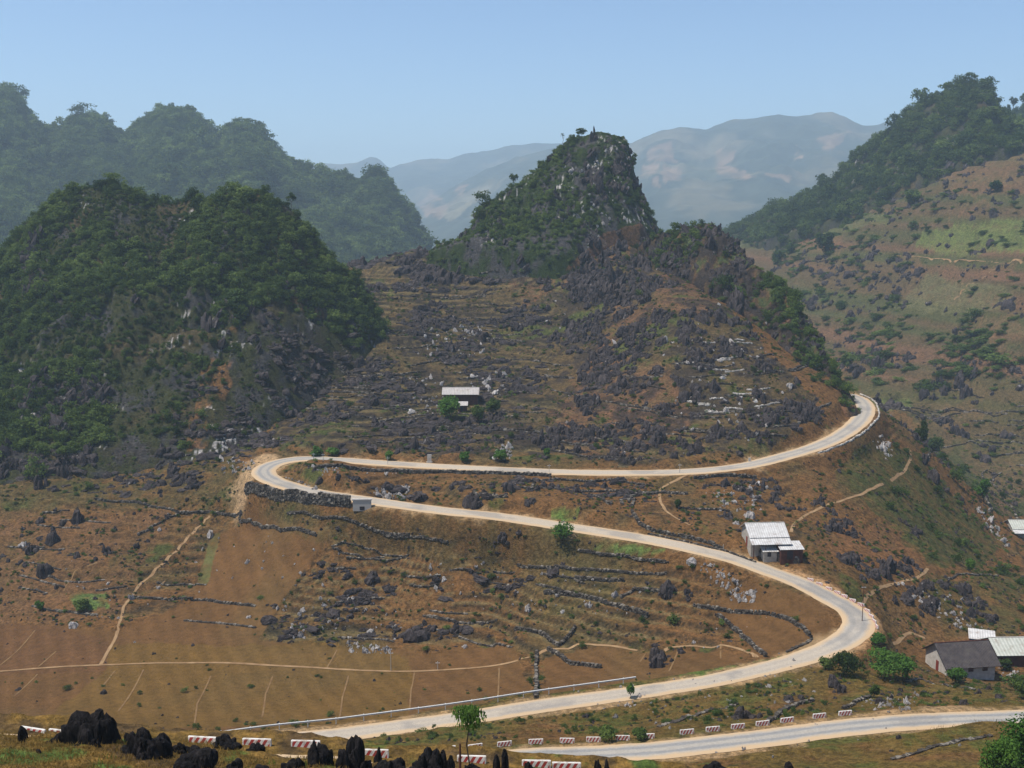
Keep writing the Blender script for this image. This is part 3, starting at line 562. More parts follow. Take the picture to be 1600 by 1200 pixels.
# ------------------------------------------------------------------ scatter of uncountable stuff: real copies of things that stand in the scene
def scatter(name, pts, rot, scl, tint, idx, sources):
    me = bpy.data.meshes.new(name); me.vertices.add(len(pts)); me.vertices.foreach_set('co', np.asarray(pts, np.float32).ravel())
    for nm, ty, key, dat in (('rot', 'FLOAT_VECTOR', 'vector', rot), ('scl', 'FLOAT_VECTOR', 'vector', scl), ('tint', 'FLOAT', 'value', tint), ('idx', 'INT', 'value', idx)):
        a = me.attributes.new(nm, ty, 'POINT'); a.data.foreach_set(key, np.asarray(dat, np.int32 if ty == 'INT' else np.float32).ravel())
    o = bpy.data.objects.new(name, me); C.objects.link(o); g = bpy.data.node_groups.new(name, 'GeometryNodeTree')
    g.interface.new_socket('Geometry', in_out='INPUT', socket_type='NodeSocketGeometry'); g.interface.new_socket('Geometry', in_out='OUTPUT', socket_type='NodeSocketGeometry')
    gi = g.nodes.new('NodeGroupInput'); go = g.nodes.new('NodeGroupOutput'); ip = g.nodes.new('GeometryNodeInstanceOnPoints'); jn = g.nodes.new('GeometryNodeJoinGeometry')
    for so in sources:
        oi = g.nodes.new('GeometryNodeObjectInfo'); oi.inputs['Object'].default_value = so; oi.transform_space = 'ORIGINAL'; gt = g.nodes.new('GeometryNodeGeometryToInstance'); g.links.new(oi.outputs['Geometry'], gt.inputs[0]); g.links.new(gt.outputs[0], jn.inputs[0])
    def na(nm, ty):
        nd = g.nodes.new('GeometryNodeInputNamedAttribute'); nd.data_type = ty; nd.inputs['Name'].default_value = nm; return nd.outputs['Attribute']
    g.links.new(gi.outputs[0], ip.inputs['Points']); g.links.new(jn.outputs[0], ip.inputs['Instance']); ip.inputs['Pick Instance'].default_value = True
    g.links.new(na('idx', 'INT'), ip.inputs['Instance Index']); g.links.new(na('rot', 'FLOAT_VECTOR'), ip.inputs['Rotation']); g.links.new(na('scl', 'FLOAT_VECTOR'), ip.inputs['Scale']); g.links.new(ip.outputs[0], go.inputs[0])
    md = o.modifiers.new('scatter', 'NODES'); md.node_group = g; tag(o, kind='stuff'); return o


def sub_area(a, b):
    if b > 1085: return 'on the bank between the two lower roads' if a > 880 else 'on the grassy strip left of the barriers'
    if a > 1340 and b < 420: return 'high on the right-hand hillside'
    if a > 1330 and b < 640: return 'in the right-hand valley beyond the road bend'
    if a > 1420 and b < 880: return 'on the far terraces right of the grassy spur'
    if a > 1240 and b > 690: return 'on the red slope right of the white-roofed house' if a < 1400 and b < 930 else ('on the grassy spur' if b < 850 else 'on the slope behind the dark-roofed house')
    if b > 740:
        if a < 160: return 'on the brown slope at the left edge'
        if a < 400: return 'between the left hill and the ploughed field' if b < 900 else 'beside the ploughed field'
        if b < 800 and a < 1120: return 'inside the road loop'
        if a > 980 and b > 880: return 'in the outcrop beside the walled field'
        if a > 1090: return 'behind the white-roofed house'
        if a < 620: return 'in the left part of the basin terraces' if b < 920 else 'at the lower left of the basin terraces'
        return ('in the middle of the basin terraces' if a < 820 else 'in the right part of the basin terraces') if b < 930 else 'at the lower edge of the basin terraces'
    if a < 330: return 'at the foot of the wooded left hill'
    if b > 640: return 'just above the left hairpin' if a < 520 else ('below the lone house' if a < 800 else ('above the middle of the straight road' if a < 1020 else 'above the right end of the straight road'))
    if a < 520: return 'on the rocky right flank of the left hill'
    if b < 400: return 'at the crest of the central hill' if a > 760 else 'in the saddle'
    if b < 480: return 'on the slope under the central crag' if a > 760 else 'in the upper saddle slope'
    if a < 640: return 'in the gully left of the lone house'
    if a < 760: return 'above the lone house'
    if a < 900: return 'right of the lone house'
    if a < 1040: return 'mid central hillside'
    if a < 1190: return 'among the pale walls'
    return 'near the central hill right shoulder'
def label_all(items, cat, plural):
    """items: (object, photo x, photo y, size, look). Say which one each is: look, place, and what makes it stand out there"""
    groups = {}
    for it in items: groups.setdefault((it[4], sub_area(it[1], it[2])), []).append(it)
    for (look, where), its in groups.items():
        names = {}
        if len(its) == 1: names[id(its[0][0])] = ''
        else:
            keys = [('largest', lambda t_: -t_[3]), ('leftmost', lambda t_: t_[1]), ('rightmost', lambda t_: -t_[1]), ('uppermost', lambda t_: t_[2]), ('lowest', lambda t_: -t_[2]), ('smallest', lambda t_: t_[3]), ('second largest', lambda t_: -t_[3]), ('second from left', lambda t_: t_[1]), ('second from right', lambda t_: -t_[1])]
            for key, fn in keys:
                o_ = sorted(its, key=fn); t_ = o_[1] if key.startswith('second') else o_[0]
                if id(t_[0]) not in names and (not key.startswith('second') or len(its) > 3): names[id(t_[0])] = key+' '
        for t_ in its:
            pre = names.get(id(t_[0]), ''); tag(t_[0], ' '.join(f'{pre}{look} {where}'.split()[:16]), cat, f'{plural} {where}' if id(t_[0]) in names else f'{look}s {where}')
# ------------------------------------------------------------------ survey of where things grow and lie
def candidates(N, y0, y1, seed, ulim=.56):
    r = np.random.default_rng(seed); y = np.sqrt(r.random(N)*(y1**2-y0**2)+y0**2); x = (r.random(N)*2-1)*ulim*y
    z = hz_(x, y); k = hk_(x, y); px, py = proj(x, y, z); return x, y, z, k, px, py, r
ROADD = lambda x, y: np.minimum(near_line(x, y, road_s, 9)[0], near_line(x, y, road_n, 9)[0])
HOUSES_PX = [(1150,1250,800,885),(1415,1600,985,1060),(688,750,600,645),(1560,1600,800,845)]
PATHS = [[(-20,1051),(60,1045),(150,1040),(250,1036),(340,1036),(420,1040),(500,1044),(560,1048),(640,1050),(710,1046),(780,1040),(810,1032),(850,1016),(920,1007),(960,1010),(1000,1018)],
 [(157,1040),(170,1015),(180,1000),(186,975),(192,950),(210,925),(240,895),(262,872),(285,850),(305,828),(330,806)],
 [(1236,832),(1240,818),(1262,803),(1290,790),(1320,781),(1350,772),(1380,757)],[(1392,752),(1415,735),(1425,715),(1420,700)],
 [(1344,946),(1352,933),(1370,922),(1395,913),(1420,907),(1442,899),(1450,888)],[(1092,738),(1060,750),(1030,764),(1031,785),(1040,800),(1060,812),(1080,822)],
 [(1038,1018),(1080,1008),(1130,1008),(1170,1018),(1186,1030)],[(1368,975),(1420,985),(1452,1000)]]
paths_w = [np.array([hit(*p) for p in pl]) for pl in PATHS]
def clear(x, y, px, py, road=4.0):
    ok = ROADD(x, y) > road
    for a, b, c_, d_ in HOUSES_PX: ok &= ~((px > a-4) & (px < b+4) & (py > c_-2) & (py < d_+6))
    for pw in paths_w: ok &= near_line(x, y, pw, 4)[0] > 1.2
    return ok
# --- rocks
KV = [karst(100+i, n=5+i % 4, sub=2) for i in range(8)]+[karst(130+i, n=6, sub=2, low=True) for i in range(3)]
x, y, z, k, px, py, r = candidates(150000, 108, 720, 5)
dens = np.zeros(len(x)); na_ = fbm(x*.045, y*.045, 3.1, 3); nb_ = fbm(x*.012, y*.03, 8.1, 2)
zone = [''] * len(x); zid = np.full(len(x), -1)
ZN = [('slope', ROUGH, .62, 'on the brown terraced slope below the central crag'),
 ('lowleft', [(-50,685),(120,700),(260,680),(300,600),(340,520),(390,490),(430,470),(520,520),(600,560),(560,660),(500,700),(400,700),(370,770),(150,775),(-50,790)], .55, 'at the foot of the wooded left hill'),
 ('terr', [(540,830),(700,815),(830,830),(900,870),(830,960),(700,1000),(600,1000),(420,1000),(410,960),(470,900)], 1.5, 'among the stone terraces in the middle of the basin'),
 ('mid', [(1000,915),(1060,890),(1090,905),(1095,950),(1060,1000),(1040,1050),(990,1040),(1000,960)], .40, 'in the dark outcrop beside the walled field'),
 ('loop', [(480,745),(700,745),(1000,755),(1180,770),(1170,830),(900,800),(600,775)], .25, 'between the two legs of the road loop'),
 ('houserock', [(1130,760),(1200,745),(1250,790),(1245,815),(1150,812),(1110,790)], .5, 'behind the white-roofed house'),
 ('left', [(-50,790),(150,790),(280,810),(250,870),(180,960),(-50,975)], .09, 'on the brown slope at the left edge'),
 ('right', [(1250,780),(1350,770),(1500,900),(1580,980),(1430,960),(1330,900)], .4, 'on the red slope right of the white-roofed house'),
 ('spurrock', [(1380,800),(1430,820),(1450,870),(1420,880),(1390,850)], .9, 'in the grey outcrop on the grassy spur'),
 ('near', [(1000,1090),(1250,1040),(1420,1060),(1540,1080),(1540,1105),(1300,1110),(1100,1140),(900,1150)], .045, 'on the grassy bank between the two roads'),
 ('below', [(560,1160),(760,1120),(1000,1100),(1000,1140),(800,1160)], .02, 'on the grassy strip beside the lower road'),
 ('bottom', [(900,1190),(1150,1180),(1500,1140),(1620,1135),(1620,1215),(900,1215)], .06, 'below the lower road at the bottom edge'),
 ('valley', [(1200,400),(1330,390),(1460,420),(1350,520),(1450,560),(1600,560),(1600,640),(1350,610),(1250,500)], .12, 'in the scrubby right-hand valley'),
 ('valley2', [(1340,600),(1600,600),(1620,900),(1480,820),(1400,720)], .09, 'on the terraces of the right-hand valley'),
 ('upright', [(1300,300),(1600,230),(1620,600),(1300,420)], .05, 'high on the right-hand hillside')]
for i, (nm, poly, dn, ph) in enumerate(ZN):
    m = inpoly(px, py, poly, 10) & (zid < 0); zid[m] = i; dens[m] = dn
dens *= sstep(-.15, .30, na_+.35*nb_+.5*fbm(x*.11, y*.16, 1.1, 2))*2.1
tz = zid == 2; dens = np.where(tz, 2.4*sstep(.0, .35, fbm(x*.09, y*.13, 3.1, 3)), dens)
strip = np.abs(((hz_(x, y)+1.2*na_)/3.0) % 1-.5) < .22; dens *= np.where(strip, 1.35, .65)
dens *= .62; dens[(zid == 0) & (px < 780)] *= .75; dens[k == 1] *= 2.6; dens[k == 3] *= 4.5; dens[(zid == 0) & (px > 850)] *= 1.55
keep = (r.random(len(x)) < dens) & clear(x, y, px, py) & (k != 2) & (k != 5)
x, y, z, px, py, zid = (a[keep] for a in (x, y, z, px, py, zid))
m = len(x); print('rocks', m)
size = np.exp(r.normal(size=m)*.45)*1.0; size = np.where(zid == 0, size*1.12, size); size = np.where(y < 170, size*.75, size); size = np.where(zid == 2, size*r.uniform(.45, 1.0, m), size); size = np.clip(size, .35, 2.6); size = np.where(y > 400, size*1.7, size)
shp = size*ppx(y); order = np.argsort(-shp); NI = 262; ind = order[:NI]; rest = order[NI:]
src_rocks = []
L_ROCK = []
for q, j in enumerate(ind):
    v = q % len(KV)
    if q < len(KV): o = mesh_np('rock', KV[v][0], KV[v][1], M['rock'], smooth=False); src_rocks.append(o)
    else: o = src_rocks[v].copy(); C.objects.link(o)
    s = size[j]; led = zid[j] in (0, 1, 2, 4) and q % 3 > 0 and not (zid[j] == 0 and px[j] > 850); o.location = (x[j], y[j], z[j]-.15*s); o.rotation_euler = (r.normal()*.08, r.normal()*.08, r.normal()*.4 if led else r.random()*6.28); hh = r.uniform(.55, .9) if led else r.uniform(.75, 1.3); o.scale = (s*(r.uniform(1.2, 2.2) if led else r.uniform(.85, 1.3)), s, s*hh)
    kd = 'long ledge-like' if led else 'low rounded' if v >= 8 else ('spiky' if hh > 1.12 else 'jagged'); sz = 'large ' if s > 2.0 else ('small ' if s < 1.3 else '')
    L_ROCK.append((o, float(px[j]), float(py[j]), float(shp[j]), f'{sz}{kd} dark rock outcrop')); o['tint'] = float(r.random()*.6)
label_all(L_ROCK, 'rock', 'dark rock outcrops')
rr_ = np.stack([r.normal(size=len(rest))*.1, r.normal(size=len(rest))*.1, r.random(len(rest))*6.28], 1)
led = (zid[rest] <= 4) & (r.random(len(rest)) < .7) & ~((zid[rest] == 0) & (px[rest] > 850)); rr_[:, 2] = np.where(led, r.normal(size=len(rest))*.4, rr_[:, 2])
sc_ = np.stack([np.where(led, 1.55, 1), np.ones(len(rest)), np.where(led, .72, 1)], 1)*size[rest][:, None]*np.stack([r.uniform(.8, 1.5, len(rest)), r.uniform(.8, 1.2, len(rest)), r.uniform(.6, 1.25, len(rest))], 1)
scatter('rocks', np.stack([x[rest], y[rest], z[rest]-.15*size[rest]], 1), rr_, sc_, r.random(len(rest))*.7, r.integers(0, len(KV), len(rest)), src_rocks)
# cliff rock showing through the woods
x, y, z, k, px, py, r = candidates(120000, 230, 480, 15)
cl = fbm(x*.06, y*.06, z*.05, 3); dn = np.where((k == 2), sstep(.0, .4, cl)*.25*sstep(860, 940, px)+.02, 0)+np.where(k == 3, sstep(-.1, .4, cl)*.22, 0)+np.where((k == 1) & inpoly(px, py, [(0,600),(200,560),(300,560),(260,700),(60,740),(0,740)], 12), .28*sstep(.0, .35, cl), 0)+np.where((k == 1) & inpoly(px, py, [(20,380),(60,380),(70,480),(30,480)], 8), .3, 0)+np.where(k == 1, .02*(cl > .3), 0)
crag_ = ((k == 0) | (k == 3)) & inpoly(px, py, [(890,420),(960,400),(1010,400),(1020,460),(1000,480),(940,475),(890,460)], 6); crag_ |= ((k == 0) | (k == 3)) & inpoly(px, py, [(1050,375),(1110,380),(1105,430),(1060,430)], 4); crag_ |= (k == 3) & (py < 400); dn = np.where(crag_, .30*sstep(-.4, .2, cl)+.05, dn)
kp = r.random(len(x)) < dn; x, y, z, px = x[kp], y[kp], z[kp], px[kp]; m = len(x); print('cliff', m)
sz_ = np.clip(np.exp(r.normal(size=m)*.4)*1.5, .6, 3.2)
scatter('cliff_rocks', np.stack([x, y, z-.3*sz_], 1), np.stack([-.35+r.normal(size=m)*.15, r.normal(size=m)*.12, r.random(m)*6.28], 1)*np.array([1, 1, 1]), sz_[:, None]*np.stack([r.uniform(.7, 1.2, m), r.uniform(.7, 1.2, m), r.uniform(.9, 1.9, m)], 1), r.random(m)*.9, r.integers(0, 8, m), src_rocks)

# --- woods and shrubs
BV = [leaf_cloud(200+i, 520, .085, 8+i, (1, 1, .75+.1*(i % 3))) for i in range(6)]
FV = [leaf_cloud(230+i, 420, .10, 6+i, (1, 1, .55)) for i in range(3)]
c1 = candidates(340000, 108, 1700, 25); c2 = candidates(170000, 228, 480, 26); q_ = (c2[3] >= 1) & (c2[3] <= 3)
x, y, z, k, px, py = (np.concatenate([a_, b_[q_]]) for a_, b_ in zip(c1[:6], c2[:6])); r = c1[6]
LOW = [(390,490),(430,470),(520,520),(590,560),(620,620),(500,720),(330,740),(-200,800),(-200,700),(100,705),(260,680),(300,600),(340,520)]
na_ = fbm(x*.05, y*.05, 2.1, 3); nb_ = fbm(x*.02, y*.02, 7.3, 2)
dn = np.zeros(len(x)); sz_ = np.full(len(x), 2.0); tn_ = np.full(len(x), .35)
lowm = inpoly(px, py, LOW, 14)
L = (k == 1); gt_ = sstep(-.5, .0, na_[L]+.2*nb_[L]); dn[L] = .62; sz_[L] = .5+.72*gt_; tn_[L] = .46+.5*na_[L]; dn[L & lowm] = .012; 
cl2 = L & inpoly(px, py, [(170,470),(330,450),(360,560),(280,680),(180,700),(150,600)], 16); dn[cl2] = .34; sz_[cl2] *= .62; tn_[cl2] = .30+.3*na_[cl2]
edge = (k <= 1) & inpoly(px, py, [(480,400),(575,440),(610,500),(600,530),(560,510),(500,470)], 8); dn[edge] = .8; tn_[edge] = .6; sz_[edge] = 1.4
Pk = (k == 2); dn[Pk] = (.55*sstep(-.55, .05, na_[Pk])*(1-.6*sstep(900, 960, px[Pk]))*(1-.7*sstep(345, 380, py[Pk]))); sz_[Pk] = .95; tn_[Pk] = np.where(px[Pk] < 930, .62, .4)+.2*nb_[Pk]
Sh = (k == 3); dn[Sh] = .07*sstep(-.3, .2, na_[Sh]); sz_[Sh] = 1.15; tn_[Sh] = .5
g = inpoly(px, py, [(905,400),(950,370),(1060,350),(1150,360),(1160,400),(1090,410),(1060,430),(1000,470),(960,450),(920,430)], 8) & (k != 2); dn[g] = .3*sstep(-.3, .2, na_[g]); sz_[g] = 1.0; tn_[g] = .55
g = inpoly(px, py, [(1180,400),(1240,430),(1300,560),(1335,620),(1300,640),(1230,560),(1200,470)], 6) & (k == 3); dn[g] = .17; tn_[g] = .6; sz_[g] = 1.25
B_ = (k == 5); dn[B_] = .75*(y[B_] > 950); sz_[B_] = 4.4; tn_[B_] = .62+.4*nb_[B_]+.3*na_[B_]
Rh = (k == 4); dn[Rh] = .55; sz_[Rh] = 3.0; tn_[Rh] = .38+.2*nb_[Rh]
Fs = (k == 6); dn[Fs] = .4; sz_[Fs] = 3.6
gr = (k == 0)
def zone_b(poly, d, s, t_, w=14, th=-.3):
    g = gr & inpoly(px, py, poly, w); dn[g] = np.maximum(dn[g], d*sstep(th, th+.5, na_[g])); sz_[g] = s; tn_[g] = t_
zone_b([(1200,380),(1400,360),(1460,420),(1400,560),(1330,600),(1250,480)], .20, 1.7, .45)
zone_b([(1330,555),(1400,520),(1520,505),(1600,525),(1620,590),(1540,610),(1480,620),(1420,590),(1350,600)], .42, 1.9, .55, 22, -.3)
zone_b([(1360,690),(1440,710),(1560,850),(1600,960),(1540,900),(1400,800),(1330,740),(1280,720)], .35, 1.0, .45)
zone_b([(1450,860),(1620,860),(1620,1000),(1500,1000)], .14, 1.0, .45)
zone_b([(1500,400),(1620,230),(1620,520),(1500,500)], .11, 1.6, .5); zone_b([(1300,330),(1500,270),(1540,330),(1400,400),(1300,390)], .14, 1.8, .45)
zone_b([(1400,620),(1600,600),(1600,850),(1500,800)], .12, 1.3, .5)
zone_b([(990,1000),(1000,930),(1060,900),(1080,960),(1050,1000)], .5, .9, .5); zone_b([(1270,1010),(1420,1000),(1420,1060),(1290,1060)], .06, .8, .55)
zone_b([(400,760),(600,790),(1000,850),(1000,870),(700,830),(420,800)], .12, .6, .45); zone_b([(-50,690),(360,700),(360,790),(-50,830)], .10, .8, .35)
zone_b(ROUGH, .035, .8, .4); zone_b(TERR, .05, .55, .42); zone_b([(560,1170),(1000,1090),(1560,1060),(1600,1110),(1100,1170)], .07, .38, .55); zone_b([(1060,1062),(1200,1040),(1310,990),(1320,1000),(1200,1050)], .8, .45, .7, 3)
zone_b([(430,1130),(640,1128),(640,1135),(430,1150),(100,1150),(100,1140)], .3, .45, .5, 4)
zone_b([(1340,990),(1400,985),(1430,1030),(1400,1040),(1350,1030)], .2, 1.0, .6,4)
rd = np.full(len(x), 99.); nm_ = (dn > 0) & (k == 0) & (y < 330); rd[nm_] = ROADD(x[nm_], y[nm_])
road_ok = rd > 4.2
kp = (r.random(len(x)) < dn) & road_ok
x, y, z, k, px, py, sz_, tn_ = (a[kp] for a in (x, y, z, k, px, py, sz_, tn_)); ok = (k != 0) | clear(x, y, px, py, 0)
x, y, z, k, px, py, sz_, tn_ = (a[ok] for a in (x, y, z, k, px, py, sz_, tn_)); m = len(x); print('bushes', m)
sz_ = sz_*np.exp(r.normal(size=m)*.38); big = sz_*ppx(y)
# the nearest and largest shrubs outside the woods are things of their own
band = inpoly(px, py, [(1330,540),(1420,500),(1620,500),(1620,620),(1330,620)]); scr = np.nonzero(((k == 0) | (k == 3)) & ~band)[0]; ind = scr[np.argsort(-big[scr])[:110]]; isind = np.zeros(m, bool); isind[ind] = True
src_b = []
L_SH = []
for q, j in enumerate(ind):
    v = q % len(BV)
    if q < len(BV): o = mesh_np('shrub', *BV[v], M['leaf']); src_b.append(o)
    else: o = src_b[v].copy(); C.objects.link(o)
    s = sz_[j]; o.location = (x[j], y[j], z[j]-.15*s); o.rotation_euler = (0, 0, r.random()*6.28); o.scale = (s*r.uniform(.85, 1.3), s, s*r.uniform(.8, 1.2)); o['tint'] = float(tn_[j])
    kd = 'bright green' if tn_[j] > .5 else 'dull green'; kd2 = 'broad ' if s > 1.5 else ('small ' if s < .9 else '')
    L_SH.append((o, float(px[j]), float(py[j]), float(big[j]), f'{kd2}{kd} leafy shrub'))
label_all(L_SH, 'shrub', 'leafy shrubs')
def put_stuff(name, msk, srcs):
    j = np.nonzero(msk & ~isind)[0]; n_ = len(j)
    if n_: scatter(name, np.stack([x[j], y[j], z[j]-.25*sz_[j]], 1), np.stack([r.normal(size=n_)*.12, r.normal(size=n_)*.12, np.where((k[j] == 0) & (y[j] > 400), r.normal(size=n_)*.3, r.random(n_)*6.28)], 1), sz_[j][:, None]*np.stack([r.uniform(.8, 1.3, n_)*np.where((k[j] == 0) & (y[j] > 400), 1.9, 1), r.uniform(.8, 1.3, n_), r.uniform(.6, 1.3, n_)*np.where((k[j] == 0) & (y[j] > 400), .75, 1)], 1), tn_[j]+r.normal(size=n_)*.17, r.integers(0, len(srcs), n_), srcs)
put_stuff('hillside_woods', k == 1, src_b); put_stuff('crag_scrub', (k == 2)|(k == 3), src_b); put_stuff('distant_forest', k >= 4, src_b); put_stuff('scrub', k == 0, src_b)

# ------------------------------------------------------------------ dry stone walls
def resample(pw, step):
    d = np.concatenate([[0], np.cumsum(np.linalg.norm(np.diff(pw[:, :2], axis=0), axis=1))]); s = np.arange(0, d[-1], step)
    return np.stack([np.interp(s, d, pw[:, i]) for i in range(3)], 1)
def stone_wall(pw, height, thick, stone, label, group=None, mat='stone', name='stone_wall', base=0.0, gapp=.0, seed=0):
    r_ = np.random.default_rng(int(abs(pw[0, 0]*100))+seed); parts = []; courses = max(int(height/(stone*.62)), 1)
    for c_ in range(courses):
        q = resample(pw, stone*1.0)
        if len(q) < 2: return
        q[:, 0] += perlin(q[:, 1]*.3, q[:, 0]*.3, 2.)*.3; tng = np.gradient(q[:, :2], axis=0); gz = hz_(q[:, 0], q[:, 1])
        hloc = height*(1+.3*perlin(q[:, 0]*.25, q[:, 1]*.25, 6.))
        for i in range(len(q)):
            hloc[i] = hloc[i] if gapp else max(hloc[i], stone)
            zc_ = (c_+.5)*stone*.62
            if zc_ > hloc[i] or (c_ > 0 and r_.random() < gapp*2): continue
            a = math.atan2(tng[i, 1], tng[i, 0]); s = stone*r_.uniform(.75, 1.25); b = box(-s*.56, s*.56, -thick*.5*r_.uniform(.7, 1.2), thick*.5*r_.uniform(.7, 1.2), -s*.4, s*.4)
            v = b[0]+r_.normal(size=(8, 3))*s*.12; v = rotz(v, a+r_.normal()*.2)+np.array([q[i, 0], q[i, 1], gz[i]+base+zc_-.15*stone]); parts.append((v, b[1]))
    if not parts: return
    v, f = join(parts); c0 = v.mean(0); c0[2] = v[:, 2].min(); o = mesh_np(name, v-c0, f, M[mat]); o.location = c0; tag(o, label, 'wall', group); return o
WL = [([(1085,948),(1130,955),(1200,960),(1235,970),(1258,988),(1270,998)], 1.0, 'curved grey stone wall round the small walled field inside the road bend'),
 ([(1268,1000),(1250,1010),(1228,1020)], .5, 'low stone kerb closing the walled field beside the road bend'),
 ([(1122,962),(1150,985),(1172,1005),(1197,1027)], 1.1, 'straight stone wall running diagonally down to the lower road'),
 ([(838,1020),(838,1055),(837,1092)], 1.0, 'straight stone wall between two brown fields, ending at the guard rail'),
 ([(858,1016),(875,1027),(892,1039),(940,1044)], 1.0, 'bent stone wall right of the straight field wall'),
 ([(805,985),(845,990),(860,1003),(872,1010),(890,995),(900,980)], 1.1, 'V-shaped stone wall above the footpath'),
 ([(852,928),(900,933),(935,940),(975,952),(1010,965)], 1.3, 'long thick stone wall on the terraces left of the dark outcrop'),
 ([(898,905),(940,908),(975,909)], 1.1, 'short straight stone wall with a rock at its right end'),
 ([(970,935),(990,920),(1035,925)], .9, 'dark curved wall just left of the dark outcrop'),
 ([(810,885),(850,888),(900,891),(960,893),(1040,897)], .9, 'long terrace wall below the lower leg of the road'),
 ([(905,862),(950,868),(990,873),(1045,880)], .8, 'upper terrace wall below the lower leg of the road'),
 ([(988,802),(998,820),(1020,830),(1060,838),(1110,850),(1130,860)], 1.0, 'hooked stone wall left of the white-roofed house'),
 ([(1015,836),(1080,850),(1130,862),(1180,880)], .9, 'stone wall hugging the upper edge of the lower road leg'),
 ([(800,764),(880,766),(950,768),(1025,771)], .9, 'long wall across the fields inside the road loop'),
 ([(800,752),(870,750),(950,751),(1020,761)], .9, 'wall just below the upper road leg'),
 ([(1085,748),(1130,745),(1180,748)], 1.1, 'wall of the field right of the steep footpath'),
 ([(1060,795),(1100,797),(1140,800)], .7, 'short wall left of the rocks behind the white-roofed house'),
 ([(150,781),(190,785),(230,790),(262,796),(280,802)], .9, 'pale-topped wall at the foot of the left hill'),
 ([(280,802),(330,801),(375,801)], .8, 'straight pale-topped wall left of the hairpin embankment'),
 ([(280,803),(250,818),(215,836)], .8, 'wall branching down-left from the pale-topped wall'),
 ([(376,802),(374,815),(400,822),(440,830),(495,838)], 1.0, 'wall along the top of the large ploughed field'),
 ([(247,912),(285,914),(322,914)], .5, 'low wall under the furrowed terraces'),
 ([(206,934),(260,938),(320,938),(400,948)], .7, 'dark wall across the left side of the ploughed field'),
 ([(290,970),(340,974),(400,981)], .5, 'low dark wall near the centre of the left field'),
 ([(1200,1129),(1225,1112),(1250,1100),(1270,1095)], .7, 'curved wall on the bank above the striped barriers'),
 ([(1320,1108),(1335,1100),(1358,1090)], .8, 'short thick wall right of the striped barriers'),
 ([(1416,1066),(1450,1066),(1480,1072),(1525,1079)], .6, 'low wall in front of the dark-roofed house'),
 ([(1395,1187),(1440,1175),(1500,1158),(1550,1150)], .6, 'long wall below the road near the bottom right corner'),
 ([(1030,1136),(1060,1128),(1090,1118),(1150,1100)], .35, 'thin line of stones slanting across the grassy bank'),
 ([(520,855),(535,848),(580,858),(640,868),(600,876),(540,866),(520,857)], .5, 'oval ring of low wall in the upper terraces'),
 ([(450,806),(500,812),(560,822),(640,836)], .8, 'upper wall just below the road embankment'),
 ([(600,838),(650,842),(700,852)], .7, 'short wall left of the big dark rock below the road'),
 ([(530,997),(600,1000),(615,1003)], .5, 'short wall at the bottom of the rocky terraces'),
 ([(665,985),(700,985),(740,1005),(800,1012)], .4, 'broken line of stones right of the rocky terraces'),
 ([(1480,905),(1520,898),(1560,900)], .6, 'wall low on the right-hand slope'),
 ([(850,690),(890,694),(930,698)], .7, 'upper curved wall above the straight road'),([(845,700),(880,708),(925,716),(980,718)], .7, 'lower curved wall above the straight road'),
 ([(950,718),(985,720),(1020,716)], .6, 'wall behind the straight road near its middle')]
for pl, hgt, lab in WL:
    pw = np.array([hit(*p) for p in pl]); stone_wall(pw, hgt*.72, .5, .36, lab, gapp=.07)
# short terrace walls following the contour of the slopes
L_WALL = []
def contour_walls(poly, n_, length, hgt, lab, grp, mat, seed, y0=150, y1=420, stone=.45):
    r_ = np.random.default_rng(seed); c_ = 0; tries = 0; xs = [p[0] for p in poly]; ys = [p[1] for p in poly]
    while c_ < n_ and tries < n_*20:
        tries += 1; a, b = r_.uniform(min(xs), max(xs)), r_.uniform(min(ys), max(ys))
        if not inpoly(np.array([a]), np.array([b]), poly)[0]: continue
        p = hit(a, b); 
        if not (y0 < p[1] < y1): continue
        pts = [p]; L_ = length*r_.uniform(.5, 1.4); stp = 1.5
        for _ in range(int(L_/stp)):
            q = pts[-1]; e = 3.0; gx = (base0(q[0]+e, q[1])-base0(q[0]-e, q[1]))/(2*e); gy_ = (base0(q[0], q[1]+e)-base0(q[0], q[1]-e))/(2*e); n0 = math.hypot(gx, gy_)+1e-6
            dx, dy = gy_/n0, -gx/n0; sg = 1 if dx > 0 else -1; w_ = .35*perlin(q[0]*.1, q[1]*.1, seed*1.3)
            nx, ny = q[0]+sg*(dx-w_*dy)*stp, q[1]+sg*(dy+w_*dx)*stp; pts.append(np.array([nx, ny, float(hz_(nx, ny))]))
        pw = np.array(pts)
        if (ROADD(pw[:, 0], pw[:, 1]) < 4.5).any(): continue
        o = stone_wall(pw, hgt*.8, .5, stone*.8, lab, grp, mat, gapp=.12, seed=c_); c_ += 1
        if o: L_WALL.append((o, a, b, L_, lab))
contour_walls([(430,560),(760,420),(800,700),(480,700)], 70, 16, .7, 'short dark dry-stone terrace wall', 'terrace walls below the saddle', 'stone', 71, stone=.6)
contour_walls([(800,560),(1250,560),(1240,690),(840,710)], 34, 14, .7, 'short dark dry-stone terrace wall', 'terrace walls on the central hillside', 'stone', 72, stone=.6)
contour_walls([(1045,520),(1150,520),(1190,660),(1080,650)], 20, 7, .45, 'short pale stone wall', 'pale walls right on the central hill', 'pale_stone', 73, stone=.5)
contour_walls([(480,820),(860,830),(900,880),(760,970),(420,960)], 14, 9, .5, 'short dark terrace wall', 'terrace walls in the basin', 'stone', 74)
contour_walls([(1340,600),(1600,600),(1600,860),(1450,720)], 26, 22, .9, 'dark terrace wall', 'terrace walls in the right-hand valley', 'stone', 75, 250, 700, .9)
contour_walls([(0,800),(220,800),(150,960),(0,970)], 12, 12, .5, 'low terrace wall', 'terrace walls at the left edge', 'stone', 76)
